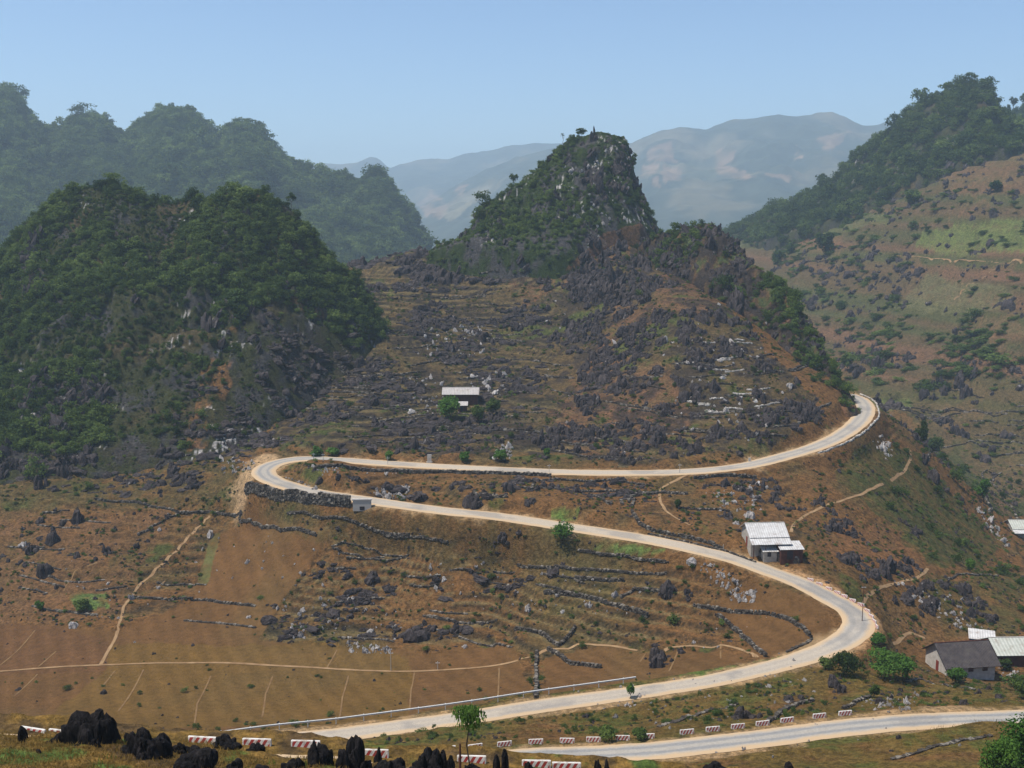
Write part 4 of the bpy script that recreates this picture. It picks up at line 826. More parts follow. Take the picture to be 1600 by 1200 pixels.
contour_walls([(560,755),(980,770),(1100,800),(900,790),(620,765)], 10, 12, .6, 'low field wall', 'walls inside the road loop', 'stone', 77)
label_all(L_WALL, 'wall', 'terrace walls')
# retaining walls of the road loop and the culvert
def side_wall(pix, off, h0, h1, label, mat='stone', stone=.5):
    pw = np.array([hit(*p) for p in pix]); return stone_wall(pw, h1, .7, stone, label, None, mat, 'retaining_wall', h0)
side_wall([(386,769),(410,776),(440,783),(480,787),(520,790),(548,792)], 0, -.2, 2.6, 'tall grey retaining wall under the left hairpin of the road')
side_wall([(490,735),(560,735),(640,739),(720,740),(860,745)], 0, -.2, 1.2, 'dark retaining wall under the upper road leg inside the loop')
cb = hit(566, 796); cv = empty('culvert', cb-np.array([0, 0, .4]), 0.04); 
mesh_np('headwall', *box(-1.9, 1.9, -.3, .3, 0, 2.3), M['pale_stone'], cv); mesh_np('coping', *box(-2.05, 2.05, -.38, .42, 2.3, 2.55), M['concrete'], cv); mesh_np('drain_opening', *box(-.5, .5, -.34, -.302, .2, 1.0), M['opening_shade'], cv)  # drain opening is a flat dark slab, inner shade put in as colour
tag(cv, 'pale concrete culvert headwall under the lower road leg near the left hairpin', 'culvert')

# ------------------------------------------------------------------ paths
for pw in paths_w: 
    q = resample(pw, .8); 
    for _ in range(8): q[1:-1, :2] = (q[:-2, :2]+q[2:, :2]+2*q[1:-1, :2])/4
    ribbon('path', q, .30, M['path'], .07, 3, None, .3, drape=True)
THIN = [[(185,1111),(207,1080),(225,1045)],[(303,1135),(308,1100),(330,1055)],[(410,1120),(415,1085),(427,1055)],[(530,1125),(535,1090),(545,1055)],[(22,1088),(60,1052)],[(640,1110),(642,1080),(648,1050)],[(778,1090),(780,1042)],[(510,1045),(527,1015)],[(0,1040),(30,1015),(55,985)],[(60,1042),(88,1018)],[(160,1073),(180,1048)],[(240,920),(262,905)]
 ,[(5,885),(40,868),(80,860),(120,855)],[(100,925),(120,890),(155,880)],[(1490,470),(1530,440),(1560,417)],[(1400,400),(1500,406),(1600,412)],[(1535,820),(1570,855),(1575,870)],[(1000,1035),(1010,1020)],[(1045,1050),(1055,1028),(1062,1010)],[(1126,1010),(1126,1030)]]
for pl in THIN:
    q = resample(np.array([hit(*p) for p in pl]), .8)
    if len(q) > 3: ribbon('path', q, .13 if q[0, 1] < 300 else .4, M['faint'] if q[0, 1] < 300 else M['path'], .05, 3, None, .3, drape=True)

# ------------------------------------------------------------------ striped barriers and guard rail
bb = bmesh.new(); 
def barrier_mesh():
    prof = [(-.13, 0), (.13, 0), (.08, .50), (.05, .56), (-.05, .56), (-.08, .50)]; xs_ = [-.88, -.82, .82, .88]; V = []; 
    for i, xx in enumerate(xs_):
        k_ = .86 if i in (0, 3) else 1
        for (yy, zz) in prof: V.append((xx, yy*k_, .02+zz*(.97 if i in (0, 3) else 1)))
    Fc = [(i*6+j, i*6+(j+1) % 6, (i+1)*6+(j+1) % 6, (i+1)*6+j) for i in range(3) for j in range(6)]; Fc += [(0,1,2,5),(5,2,3,4),(18,23,20,19),(23,22,21,20)]
    return np.array(V, float), np.array(Fc)
bar0 = None
def barrier(p, ang, label, group, small=False):
    global bar0
    if bar0 is None:
        bar0 = empty('road_barrier', p, ang); mesh_np('block', *barrier_mesh(), M['barrier'], bar0)
        for s in (-1, 1): mesh_np('foot', *box(s*.55-.14, s*.55+.14, -.2, .2, -.5, .03), M['concrete'], bar0)
        o = bar0
    else:
        o = bar0.copy(); C.objects.link(o); o.location = p; o.rotation_euler = (0, 0, ang)
        for ch in list(bar0.children): c_ = ch.copy(); C.objects.link(c_); c_.parent = o
    if small: o.scale = (.66, 1, .95)
    if 'large striped barriers on' in group: o.scale = (.94, .9, .86)
    tag(o, label, 'barrier', group)
def offset_point(line, px_, side, off, ymax=1e9, ymin=0, dy=0):
    a, b = proj(line[:, 0], line[:, 1], line[:, 2]); ok = (line[:, 1] < ymax) & (line[:, 1] > ymin); i = np.argmin(np.where(ok, np.abs(a-px_), 1e9)); i = min(max(i, 1), len(line)-2)
    d = line[i+1, :2]-line[i-1, :2]; d /= np.linalg.norm(d); nn = np.array([-d[1], d[0]])*side
    q = line[i, :2]+nn*off; return np.array([q[0], q[1], line[i, 2]]), math.atan2(d[1], d[0])
ordw = ['leftmost', 'second from left', 'third from left', 'fourth from left', 'fifth from left', 'sixth from left', 'seventh from left', 'eighth from left', 'ninth from left', 'tenth from left', 'eleventh from left', 'twelfth from left', 'thirteenth from left', 'fourteenth from left', 'fifteenth from left', 'sixteenth from left', 'rightmost']
RB = [617, 658, 707, 754, 797, 843, 888, 933, 979, 1022, 1084, 1127, 1170, 1212, 1254, 1296, 1337]
for i, a in enumerate(RB):
    p, an = offset_point(road_n, a, 1, 3.2); p[2] = max(float(hz_(p[0], p[1])), p[2]-.15); barrier(p, an, f'red and white striped barrier, {ordw[i]} on the far verge of the lowest road', 'striped barriers along the far verge of the lowest road')
for i, (a, yy) in enumerate([(1261,194.5),(1275,192.5),(1290,190.5),(1303,188.5),(1314,187),(1327,184.5),(1340,181.5)]):
    p, an = offset_point(road_s, a-9, 1, 4.2, ymax=204, ymin=176)
    p2 = hit(a+5, 908+(a-1261)*.49); barrier(np.array([p2[0], p2[1], p2[2]]), math.atan2(-1.0, 1.1)+.1, f'small striped barrier, number {i+1} down from the straight, outside the right-hand road bend'.replace('number 1 down', 'first down').replace('number 2 down', 'second down').replace('number 3 down', 'third down').replace('number 4 down', 'fourth down').replace('number 5 down', 'fifth down').replace('number 6 down', 'sixth down').replace('number 7 down', 'seventh down'), 'striped barriers outside the right-hand bend', True)
for i, (a, b, an) in enumerate([(1350,958,-1.0),(1356,966,-1.15),(1361,974,-1.35),(1365,982,-1.5)]):
    barrier(hit(a+5, b-1), an, ['uppermost', 'second', 'third', 'lowest'][i]+' striped barrier at the apex of the right-hand road bend', 'striped barriers outside the right-hand bend', True)
NB = [(52,1147,-.28,'white barrier half hidden behind the leftmost black rock'),(98,1152,-.2,'white barrier just left of the tallest black rock'),(317,1167,-.10,'large striped barrier right of the wide black rock'),(402,1170,-.06,'large striped barrier behind the low dark rocks'),(478,1173,-.05,'large striped barrier left of the tall rounded black rock'),(585,1186,-.05,'large striped barrier between two tall black rocks'),(737,1197,-.05,'large striped barrier below the young green tree'),(838,1208,-.03,'large striped barrier cut by the bottom edge beside the paired black spires'),(885,1211,-.03,'rightmost large striped barrier cut by the bottom edge')]
for a, b, an, lab in NB:
    x_, y_, _z = P(a, b, 58.6); barrier((x_, y_, float(FG(np.array(x_), np.array(y_), False))-(.35 if a < 150 else .12)), an, lab, 'large striped barriers on the ledge in the foreground')
# kerb stones on the outside of the far right bend
pts_ = [offset_point(road_s, a, -1, 3.9, ymax=320, ymin=240)[0] for a in (1180, 1210, 1240, 1270, 1300, 1325)]
i0 = np.nonzero((road_s[:, 1] > 262))[0]; seg = road_s[i0]; d_ = np.gradient(seg[:, :2], axis=0); d_ /= np.linalg.norm(d_, axis=1)[:, None]
outer = seg.copy(); outer[:, 0] += d_[:, 1]*3.7; outer[:, 1] -= d_[:, 0]*3.7
pxo = proj(outer[:, 0], outer[:, 1], outer[:, 2])[0]; outer = outer[pxo > 1150]
stone_wall(outer, .22, .35, .5, 'low kerb of pale reddish stones outside the far right road bend', None, 'pale_stone', 'stone_kerb', 0, .12)
# guard rail
i0 = np.nonzero((road_s[:, 1] < 162))[0]; seg = road_s[i0]; a_, b_ = proj(seg[:, 0], seg[:, 1], seg[:, 2]); seg = seg[(a_ > 300) & (a_ < 1012)]
ext = np.stack([np.linspace(-52, seg[0, 0], 14)[:-1], np.interp(np.linspace(-52, seg[0, 0], 14)[:-1], [-52, seg[0, 0]], [138.5, seg[0, 1]]), np.full(13, seg[0, 2])], 1); seg = np.concatenate([ext, seg])
d_ = np.gradient(seg[:, :2], axis=0); d_ /= np.linalg.norm(d_, axis=1)[:, None]; gx_ = seg[:, 0]-d_[:, 1]*3.4; gy_ = seg[:, 1]+d_[:, 0]*3.4
gq = resample(np.stack([gx_, gy_, seg[:, 2]], 1), 2.0); gr_ = empty('guard_rail', gq[0]); prof = [(0, .46), (-.05, .50), (-.05, .54), (.02, .58), (-.05, .62), (-.05, .66), (0, .70), (.03, .70), (.03, .46)]
V = []; d_ = np.gradient(gq[:, :2], axis=0); d_ /= np.linalg.norm(d_, axis=1)[:, None]
for q, dd in zip(gq, d_):
    for (o_, h_) in prof: V.append((q[0]-gq[0, 0]-dd[1]*o_*1.6, q[1]-gq[0, 1]+dd[0]*o_*1.6, q[2]-gq[0, 2]+h_*1.15))
mesh_np('rail', V, [(i*9+j, i*9+(j+1) % 9, (i+1)*9+(j+1) % 9, (i+1)*9+j) for i in range(len(gq)-1) for j in range(9)], M['galvanised'], gr_)
p0 = None
for q, dd in list(zip(gq, d_))[::2]:
    if p0 is None: p0 = mesh_np('post', *box(-.06, .06, -.06, .06, -.7, .82), M['galvanised'], gr_); o = p0
    else: o = p0.copy(); C.objects.link(o); o.parent = gr_
    o.location = (q[0]-gq[0, 0]-dd[1]*.14, q[1]-gq[0, 1]+dd[0]*.14, q[2]-gq[0, 2])
tag(gr_, 'long white metal guard rail along the outer edge of the road above the ploughed field', 'guard rail')

# ------------------------------------------------------------------ houses
def gable_house(loc, rz, L_, Wd, hw, rise, wall, roof, label, cat='house', over=.45, porch=None, door=True, windows=0, front_over=.4, roofz=.10):
    e = empty('house', loc, rz); hl, hw2 = L_/2, Wd/2
    V = np.array([(-hl,-hw2,-1.5),(hl,-hw2,-1.5),(hl,hw2,-1.5),(-hl,hw2,-1.5),(-hl,-hw2,hw),(hl,-hw2,hw),(hl,hw2,hw),(-hl,hw2,hw),(-hl,0,hw+rise),(hl,0,hw+rise)], float)
    me = bpy.data.meshes.new('wall'); me.from_pydata([tuple(v) for v in V], [], [(0,1,5,4),(2,3,7,6),(3,0,4,8,7),(1,2,6,9,5)]); me.materials.append(M[wall]); w = bpy.data.objects.new('wall', me); C.objects.link(w); w.parent = e
    sl = rise/hw2; parts = []
    for s in (-1, 1):
        o_ = hw2+(front_over if s < 0 else over); z1 = hw+rise+roofz; z0 = hw+rise-sl*o_+roofz; t_ = .07
        v = np.array([(-hl-over, 0, z1), (hl+over, 0, z1), (hl+over, s*o_, z0), (-hl-over, s*o_, z0)]); v = np.concatenate([v, v-[0, 0, t_]]); f = np.array([(0,1,2,3),(7,6,5,4),(0,3,7,4),(1,5,6,2),(3,2,6,7),(0,4,5,1)])
        parts.append((v, f))
    rf = mesh_np('roof', *join(parts), M[roof], e); mesh_np('ridge_cap', *box(-hl-over, hl+over, -.12, .12, hw+rise+roofz-.02, hw+rise+roofz+.05), M['concrete'] if roof != 'dark_roof' else M['dark_wood'], rf)
    if door: d1 = mesh_np('door', *box(-.4, .4, -.03, .03, 0, 1.9), M['red_door'], e); d1.location = (-hl-.035, -hw2*.15, 0); d1.rotation_euler = (0, 0, R(90))
    for i in range(windows):
        wn = mesh_np('window', *box(-.45, .45, -.03, .03, .9, 1.8), M['dark_wood'], e); wn.location = (-hl+(i+.7)*L_/(windows+.4), -hw2-.035, 0)
    if porch:
        pd, ph, pr = porch; v = np.array([(-hl-over, -hw2-.05, hw-.18), (hl+over, -hw2-.05, hw-.18), (hl+over, -hw2-pd, ph), (-hl-over, -hw2-pd, ph)]); v = np.concatenate([v, v-[0, 0, .06]])
        mesh_np('porch_roof', v, np.array([(0,1,2,3),(7,6,5,4),(0,3,7,4),(1,5,6,2),(3,2,6,7),(0,4,5,1)]), M[pr], e)
        for s in np.linspace(-hl, hl, 4): mesh_np('post', *box(s-.06, s+.06, -hw2-pd+.15, -hw2-pd+.27, -1, ph-.03), M['dark_wood'], e)
    tag(e, label, cat); return e
def shed(loc, rz, L_, Wd, h0, h1, wall, roof, label, cat='shed'):
    e = empty('shed', loc, rz); hl, w2 = L_/2, Wd/2
    me = bpy.data.meshes.new('wall'); me.from_pydata([(-hl,-w2,-1.2),(hl,-w2,-1.2),(hl,w2,-1.2),(-hl,w2,-1.2),(-hl,-w2,h0),(hl,-w2,h0),(hl,w2,h1),(-hl,w2,h1)], [], [(0,1,5,4),(2,3,7,6),(3,0,4,7),(1,2,6,5)]); me.materials.append(M[wall]); w = bpy.data.objects.new('wall', me); C.objects.link(w); w.parent = e
    o_ = .25; k_ = (h1-h0)/Wd; v = np.array([(-hl-o_, -w2-o_, h0-k_*o_+.06), (hl+o_, -w2-o_, h0-k_*o_+.06), (hl+o_, w2+o_, h1+k_*o_+.06), (-hl-o_, w2+o_, h1+k_*o_+.06)]); v = np.concatenate([v, v+[0, 0, .06]])
    mesh_np('roof', v, np.array([(3,2,1,0),(4,5,6,7),(0,4,7,3),(1,2,6,5),(3,7,6,2),(0,1,5,4)]), M[roof], e)
    mesh_np('doorway', *box(-hl*.45, hl*.1, -w2-.05, -w2-.004, 0, h0*.85), M['opening_shade'], e); tag(e, label, cat); return e  # doorway is a near-black panel, the shade inside painted on
def at(px, py, Y=None): return hit(px, py) if Y is None else np.array(P(px, py, Y))
hA = at(1193, 852); gable_house(hA, R(4), 6.9, 6.4, 2.7, 1.7, 'mud_wall', 'white_roof', 'pale house with white two-tier roof and red gable door above the road', porch=(2.2, 1.75, 'white_roof'), windows=2)
a2 = at(1226, 866); shed(a2+[.5, -1.6, -.1], R(4), 4.2, 2.8, 1.9, 2.5, 'dark_wood', 'white_roof', 'dark plank shed with bright white roof at the right corner of the white-roofed house')
a3 = at(1205, 866); shed(a3+[-.7, -1.3, .1], R(4), 2.6, 1.6, 1.0, 1.4, 'mud_wall', 'white_roof', 'tiny low lean-to with white roof between the pale house and its dark shed')
pw = np.array([at(1190, 868), at(1205, 873), at(1225, 878), at(1246, 880), at(1249, 868)]); stone_wall(pw, 2.0, .8, .5, 'grey stone retaining wall under the yard of the white-roofed house', name='retaining_wall', base=-.5)
hB = at(1497, 1052); gable_house(hB+[.3, .3, .75], R(8), 8.9, 7.0, 2.5, 2.35, 'plaster', 'dark_roof', 'big house with dark tiled roof and white gable wall by the lower road', over=.6, front_over=.9, windows=3)  # dark windows added to stand in for the shade under the eaves
hC = at(1588, 1040); gable_house(hC+[2.5, 3, 0], R(2), 12.5, 7, 2.4, 1.7, 'dark_wood', 'green_roof', 'long building with pale green-edged sheet roof right of the dark-roofed house', door=False, windows=4, cat='house')
hE = at(1540, 1012); e_ = shed(hE+[.5, 3, -.9], R(-20), 4.2, 3.2, 1.8, 2.4, 'blue_sheet', 'white_roof', 'low shed with white roof and blue sheet wall behind the dark-roofed house')
hD = at(1592, 835); gable_house(hD+[1.5, 0, 0], R(-3), 8.5, 6.2, 2.5, 1.5, 'mud_wall', 'green_roof', 'small house with pale green roof at the right edge beyond the spur', porch=(2.0, 1.7, 'white_roof'), door=False)
hF = at(720, 628); gable_house(hF+[0, 1, .3], R(0), 9.6, 5.2, 2.2, 1.4, 'dark_wood', 'grey_roof', 'small weathered house with long grey roof alone on the slope above the road', door=False, windows=2)
hG = at(723, 643); shed(hG+[0, 0, .2], R(0), 2.4, 2.0, 1.6, 2.2, 'dark_wood', 'grey_roof', 'tiny shed with pale roof in front of the lone house on the slope')

# ------------------------------------------------------------------ trees
def tree(p, h, w, label, seed, mat='leaf', tint=.5, group=None, nleaf=1500, leaf=.12, trunk=.35, shape=(1, 1, .8), lean=0, lumps=12, name='tree', tw=.05, hollow=.5):
    r = np.random.default_rng(seed); e = empty(name, p); th = h*trunk; pts = [(0, 0, -.4)]+[(lean*t_*h*.2+r.normal()*.02*h, r.normal()*.02*h, th*t_) for t_ in (.35, .7, 1)]; parts = [tube(pts, [tw*h*.62, tw*h*.5, tw*h*.42, tw*h*.34], 8)]
    ch = h-th; top = np.array(pts[-1])
    for i in range(5):
        a = i*1.257+r.random(); q = top+np.array([math.cos(a)*w*.33, math.sin(a)*w*.33, ch*r.uniform(.3, .65)]); m_ = (top+q)/2+[0, 0, -.04*h]; parts.append(tube([top-[0, 0, .1*th], m_, q], [tw*h*.28, tw*h*.16, tw*h*.05], 5))
    mesh_np('trunk', *join(parts), M['bark'], e)
    v, f = leaf_cloud(seed, nleaf, 1, lumps, shape, hollow=hollow); c0 = v.reshape(-1, 4, 3).mean(1); v = (v.reshape(-1, 4, 3)-c0[:, None])*leaf; c0 = c0*np.array([w/2, w/2, ch/(2*shape[2])]); v = (v+c0[:, None]).reshape(-1, 3); v[:, 2] *= (h-th*.85)/v[:, 2].max(); v[:, :2] *= w/max(np.ptp(v[:, 0]), .1); v = v+[top[0], top[1], th*.85]
    cr = mesh_np('foliage' if 'snag' in label else 'crown', v, f, M[mat], e); cr['tint'] = tint
    tag(e, label, 'tree' if name == 'tree' or name.endswith('tree') else 'shrub', group); return e
def tree_px(px, pb, pt, wpx, label, seed, Y=None, **kw):
    p = at(px, pb, Y); k_ = ppx(p[1]); return tree(p, (pb-pt)/k_/.93, wpx/k_, label, seed, **kw)
x_, y_, _z = P(742, 1197, 57.0)
p = np.array([x_, 52.5, float(FG(np.array(x_), np.array(52.5)))]); kk = ppx(52.5); top_ = P(742, 1090, 52.5)[2]
tree(p, top_-p[2], 60/kk, 'young tree with thin bare trunk and bright umbrella crown in the foreground', 301, 'bright', .75, leaf=.055, nleaf=950, trunk=.90, shape=(1, 1, .45), tw=.012, lumps=9, hollow=.8)
T = [(1322,1058,1012,66,'large dark green rounded tree left of the dark-roofed house',dict(tint=.28,trunk=.18,nleaf=2600)),
 (1383,1062,1010,62,'broad fresh green tree touching the gable of the dark-roofed house',dict(tint=.75,trunk=.3,nleaf=2600,mat='bright')),
 (1412,1066,1022,40,'pale-trunked green tree against the white gable wall',dict(tint=.7,trunk=.35,nleaf=1500,mat='bright')),
 (1497,1070,1043,38,'neat round bright green bush in front of the dark-roofed house',dict(tint=.35,trunk=.1,nleaf=2200,lumps=5,mat='bright',shape=(1,1,.7))),
 (1368,1008,990,30,'small light green bush at the inner foot of the road bend',dict(tint=.4,trunk=.1,mat='bright')),
 (1290,1046,1026,26,'small green bush left of the large dark rounded tree',dict(tint=.6,trunk=.1)),
 (1366,1090,1068,22,'dark shrub on the bank below the fresh green trees',dict(tint=.3,trunk=.1)),
 (1585,1080,1050,44,'leafy shrub in front of the long building at the right edge',dict(tint=.5,trunk=.1)),
 (1570,1048,1028,30,'shrub against the wall of the long building',dict(tint=.4,trunk=.1)),
 (1543,1050,1034,24,'yellow-green weed clump at the right end of the dark roof',dict(tint=.6,trunk=.1,mat='bright')),
 (1600,1092,1060,40,'shrub cut by the right edge above the road',dict(tint=.4,trunk=.1)),
 (985,1092,1066,16,'slim green sapling standing at the end of the guard rail',dict(tint=.6,trunk=.25,mat='bright',nleaf=700,shape=(1,1,1.4))),
 (952,1158,1132,34,'scrubby green bush beside the striped barriers',dict(tint=.6,trunk=.1)),(1000,1155,1138,28,'low green bush above the middle of the barrier row',dict(tint=.55,trunk=.1)),
 (703,655,619,40,'dark green tree in front of the lone house on the slope',dict(tint=.25,trunk=.12,nleaf=2200,mat='bright')),
 (747,661,633,24,'dull green tree right of the lone house on the slope',dict(tint=.5,trunk=.2)),(770,650,622,26,'faint green bush behind and right of the lone house',dict(tint=.45,trunk=.15)),
 (1290,402,364,34,'rounded dark tree alone on the right-hand hillside fields',dict(tint=.35,trunk=.12,nleaf=1800)),
 (1235,397,380,14,'small round tree left of the lone dark hillside tree',dict(tint=.4,trunk=.12)),
 (1215,418,392,24,'hazy green tree just behind the shoulder of the central hill',dict(tint=.4,trunk=.12)),
 (1324,580,552,24,'round green tree in the valley beyond the road bend',dict(tint=.6,trunk=.15,nleaf=1500)),
 (1537,785,748,26,'pale yellow-green willowy tree beyond the grassy spur',dict(tint=.55,trunk=.2,mat='bright',shape=(1,1,1.3))),
 (1462,708,682,26,'green tree in the valley behind the grassy spur',dict(tint=.6,trunk=.1)),(1440,694,655,22,'dark tall shrub at the top of the grassy spur',dict(tint=.3,trunk=.1,shape=(1,1,1.3))),
 (1555,300,283,22,'dark shrub high on the right-hand hillside',dict(tint=.35,trunk=.1)),(1425,322,298,26,'dark bush group tree on the upper right-hand hillside',dict(tint=.35,trunk=.1)),
 (1516,893,872,16,'bright green bush low on the right-hand slope',dict(tint=.6,trunk=.1,mat='bright')),(877,845,815,40,'wispy light green tree beside the lower road leg',dict(tint=.5,trunk=.25,mat='bright',hollow=.9,nleaf=900)),
 (495,713,696,24,'bright bush above the road near the left hairpin',dict(tint=.6,trunk=.1,mat='bright')),(522,712,699,24,'second bright bush above the road near the left hairpin',dict(tint=.55,trunk=.1,mat='bright')),
 (608,720,704,16,'small bright bush behind the upper road leg',dict(tint=.5,trunk=.1,mat='bright')),(725,722,706,18,'bright bush beside the pale roadside stele',dict(tint=.5,trunk=.1,mat='bright')),(783,720,702,24,'bright bush among white stones above the road',dict(tint=.5,trunk=.1,mat='bright')),
 (610,400,368,20,'feathery pale tree standing in the saddle between the hills',dict(tint=.6,trunk=.35,hollow=.9,nleaf=700)),
 (855,712,700,12,'small bright green bush above the straight road',dict(tint=.5,trunk=.1,mat='bright')),(62,955,938,16,'small green bush on the left brown slope',dict(tint=.6,trunk=.1,mat='bright')),
 (130,955,935,26,'green scrub clump in the grassy hollow on the left',dict(tint=.6,trunk=.1)),(1060,795,780,12,'small bush beside the steep footpath',dict(tint=.4,trunk=.1)),(1258,872,862,10,'small green bush behind the yard wall of the white-roofed house',dict(tint=.4,trunk=.1,mat='bright')),
 (1172,826,812,14,'bush at the left gable of the white-roofed house',dict(tint=.5,trunk=.1))]
for i, (px_, pb, ptp, wpx, lab, kw) in enumerate(T):
    kw = dict(kw); kw.setdefault('nleaf', 1100); k_ = ppx(hit(px_, pb)[1]); kw.setdefault('leaf', max(.15, 1.5/k_)); kw['name'] = 'tree' if 'tree' in lab or 'sapling' in lab else 'shrub'; tree_px(px_, pb, ptp, wpx, lab, 400+i, **kw)
# trees standing out on the skylines
SKY = [(back_ridge,128,184,158,44,'wide flat-topped tree on the left skyline between two summits'),(back_ridge,85,206,188,14,'small umbrella tree in the notch of the left skyline'),(back_ridge,30,160,132,26,'dark tree near the top of the leftmost distant summit'),(back_ridge,255,182,164,24,'bushy tree on the rounded distant summit'),(back_ridge,298,178,164,20,'small tree at the right of the rounded distant summit'),
 (back_ridge,385,196,184,26,'tree clump on the fourth distant summit'),(back_ridge,585,272,262,26,'tree on the square distant bluff above the saddle'),
 (right_hill,1545,146,118,34,'large spreading tree overhanging the right summit'),(right_hill,1515,126,111,26,'tree crowning the right summit'),(right_hill,1478,140,127,22,'tree just left of the right summit'),(right_hill,1285,282,270,16,'small tree on the ridge of the right hill'),
 (far_spur,1583,186,150,14,'tall thin pine on the far right skyline'),(far_spur,1597,172,144,14,'pine cut by the right edge on the skyline'),(far_spur,1573,182,162,12,'rounded tree left of the skyline pines'),
 (peak,908,212,199,20,'bush crowning the left part of the central crag'),(peak,880,222,206,6,'thin bare snag on the left shoulder of the central crag'),(peak,750,330,296,30,'leaning tree with feathery branches on the left edge of the central crag'),(peak,990,262,238,16,'bush hanging on the right edge of the central crag'),(peak,803,286,270,16,'small tree on the left skyline of the central crag'),
 (left_hill,175,290,268,40,'yellow-green bamboo clump on top of the left hill'),(left_hill,455,315,299,16,'pale bush on the right skyline of the left hill'),(left_hill,112,296,282,26,'bright green tree on the left shoulder of the left hill')]
for i, (h_, px_, pb, ptp, wpx, lab) in enumerate(SKY):
    u_ = (px_-800)/F/(cp+(600-pb)/F*sp_); Yc = float(np.interp(u_, h_.cu, h_.cY)); xx = u_*Yc; zz = max(float(h_.z(np.array(xx), np.array(Yc))), P(px_, pb, Yc)[2]-1.0); k_ = ppx(Yc)
    zt = P(px_, ptp, Yc)[2]; tall = 'pine' in lab or 'snag' in lab
    tree(np.array([xx, Yc, zz-.5]), max(zt-zz+.5, 2.2), wpx/k_, lab, 600+i, tint=.75 if 'bamboo' in lab or 'bright' in lab else .3, nleaf=60 if 'snag' in lab else 500, leaf=.5/k_ if 'snag' in lab else .8/k_*1.3, trunk=.5 if tall else .3, lumps=5 if tall else 8, tw=.03)
# big trees at the right edge in the foreground
for i, (px_, pb, ptp, wpx, Yd, lab, ti) in enumerate([(1592, 1250, 1092, 110, 78, 'dense dark green tree cut by the right edge in the foreground', .45), (1560, 1240, 1135, 80, 74, 'leafy green bush in front of the tree at the bottom right corner', .55)]):
    p = np.array(P(px_, pb, Yd)); k_ = ppx(Yd); tree(p-[0, 0, 1.5], (pb-ptp)/k_+1.5, wpx/k_, lab, 700+i, mat='bright', tint=ti-.15, nleaf=5200, leaf=.10, trunk=.25, lumps=16)

# ------------------------------------------------------------------ black rocks of the foreground
FR = [(143,1172,1100,86,43,1,'tallest black karst rock with clustered rounded pinnacles, bottom left'),(228,1186,1130,80,42,0,'broad black karst rock tapering downwards, right of the tallest one'),(88,1172,1140,44,44,0,'low black rock left of the tallest black rock'),
 (60,1206,1162,24,41,2,'narrow black rock standing in the yellow grass at the bottom left'),(124,1180,1160,34,42,0,'small black rock in the grass below the tallest rock'),(36,1157,1130,16,45,2,'small leaning black slab at the left edge'),(305,1196,1168,62,41,0,'low black boulder lying in yellow grass'),
 (368,1204,1183,34,40,0,'rounded black rock at the bottom edge, left part'),(355,1168,1148,44,46,0,'low dark rock in front of a striped barrier'),(400,1176,1158,30,46,0,'small dark rock between two striped barriers'),(500,1212,1152,50,44,1,'knobbly black rock left of the tall rounded one'),
 (556,1225,1138,56,44,1,'tall rounded black rock in the bottom centre left'),(612,1222,1176,60,44,0,'low jagged black rocks between the two tall ones'),(675,1225,1156,54,44,1,'blocky black rock with ragged top in the bottom centre'),(703,1202,1176,18,50,0,'small round black rock beside the blocky one'),
 (777,1222,1168,16,44,2,'shorter of two black spires at the bottom edge'),(789,1224,1160,16,44,2,'taller of two black spires at the bottom edge'),(826,1222,1183,34,44,1,'ragged black rock at the bottom edge right of the spires'),(935,1222,1182,14,44,2,'left black spire of a small pair at the bottom edge'),(948,1222,1181,14,44,2,'right black spire of a small pair at the bottom edge'),
 (1125,1224,1183,54,44,0,'rounded black boulder at the bottom edge under the road'),(18,1205,1178,20,40,0,'small dark rock at the bottom left corner'),(460,1210,1182,40,43,0,'low black rock left of the knobbly black rock'),(590,1215,1158,16,46,2,'thin black rock right of the tall rounded one'),(1240,1228,1188,50,50,0,'dark rock with pale top at the bottom edge right of centre'),
 (735,1226,1186,36,46,0,'dark rock under the young green tree'),(410,1212,1192,40,41,0,'flat black rock at the bottom edge left of the knobbly rock'),(180,1184,1170,30,43,0,'grey-brown stone between the two largest black rocks'),(180,1170,1120,22,44,2,'upright black slab touching the right side of the tallest rock'),(116,1172,1122,26,43.5,2,'black pillar touching the left side of the tallest rock'),(254,1180,1140,26,43,2,'black fin on the right side of the broad rock'),(206,1176,1142,24,43.5,2,'black pillar on the left side of the broad rock'),(282,1176,1158,30,43,0,'low black rock trailing right of the broad rock'),(536,1222,1160,24,43.5,2,'black pillar leaning on the tall rounded rock from the left'),(655,1224,1172,26,43.5,2,'black pillar on the left of the blocky ragged rock'),(640,1226,1190,50,43,0,'low black rock before the blocky ragged one')]
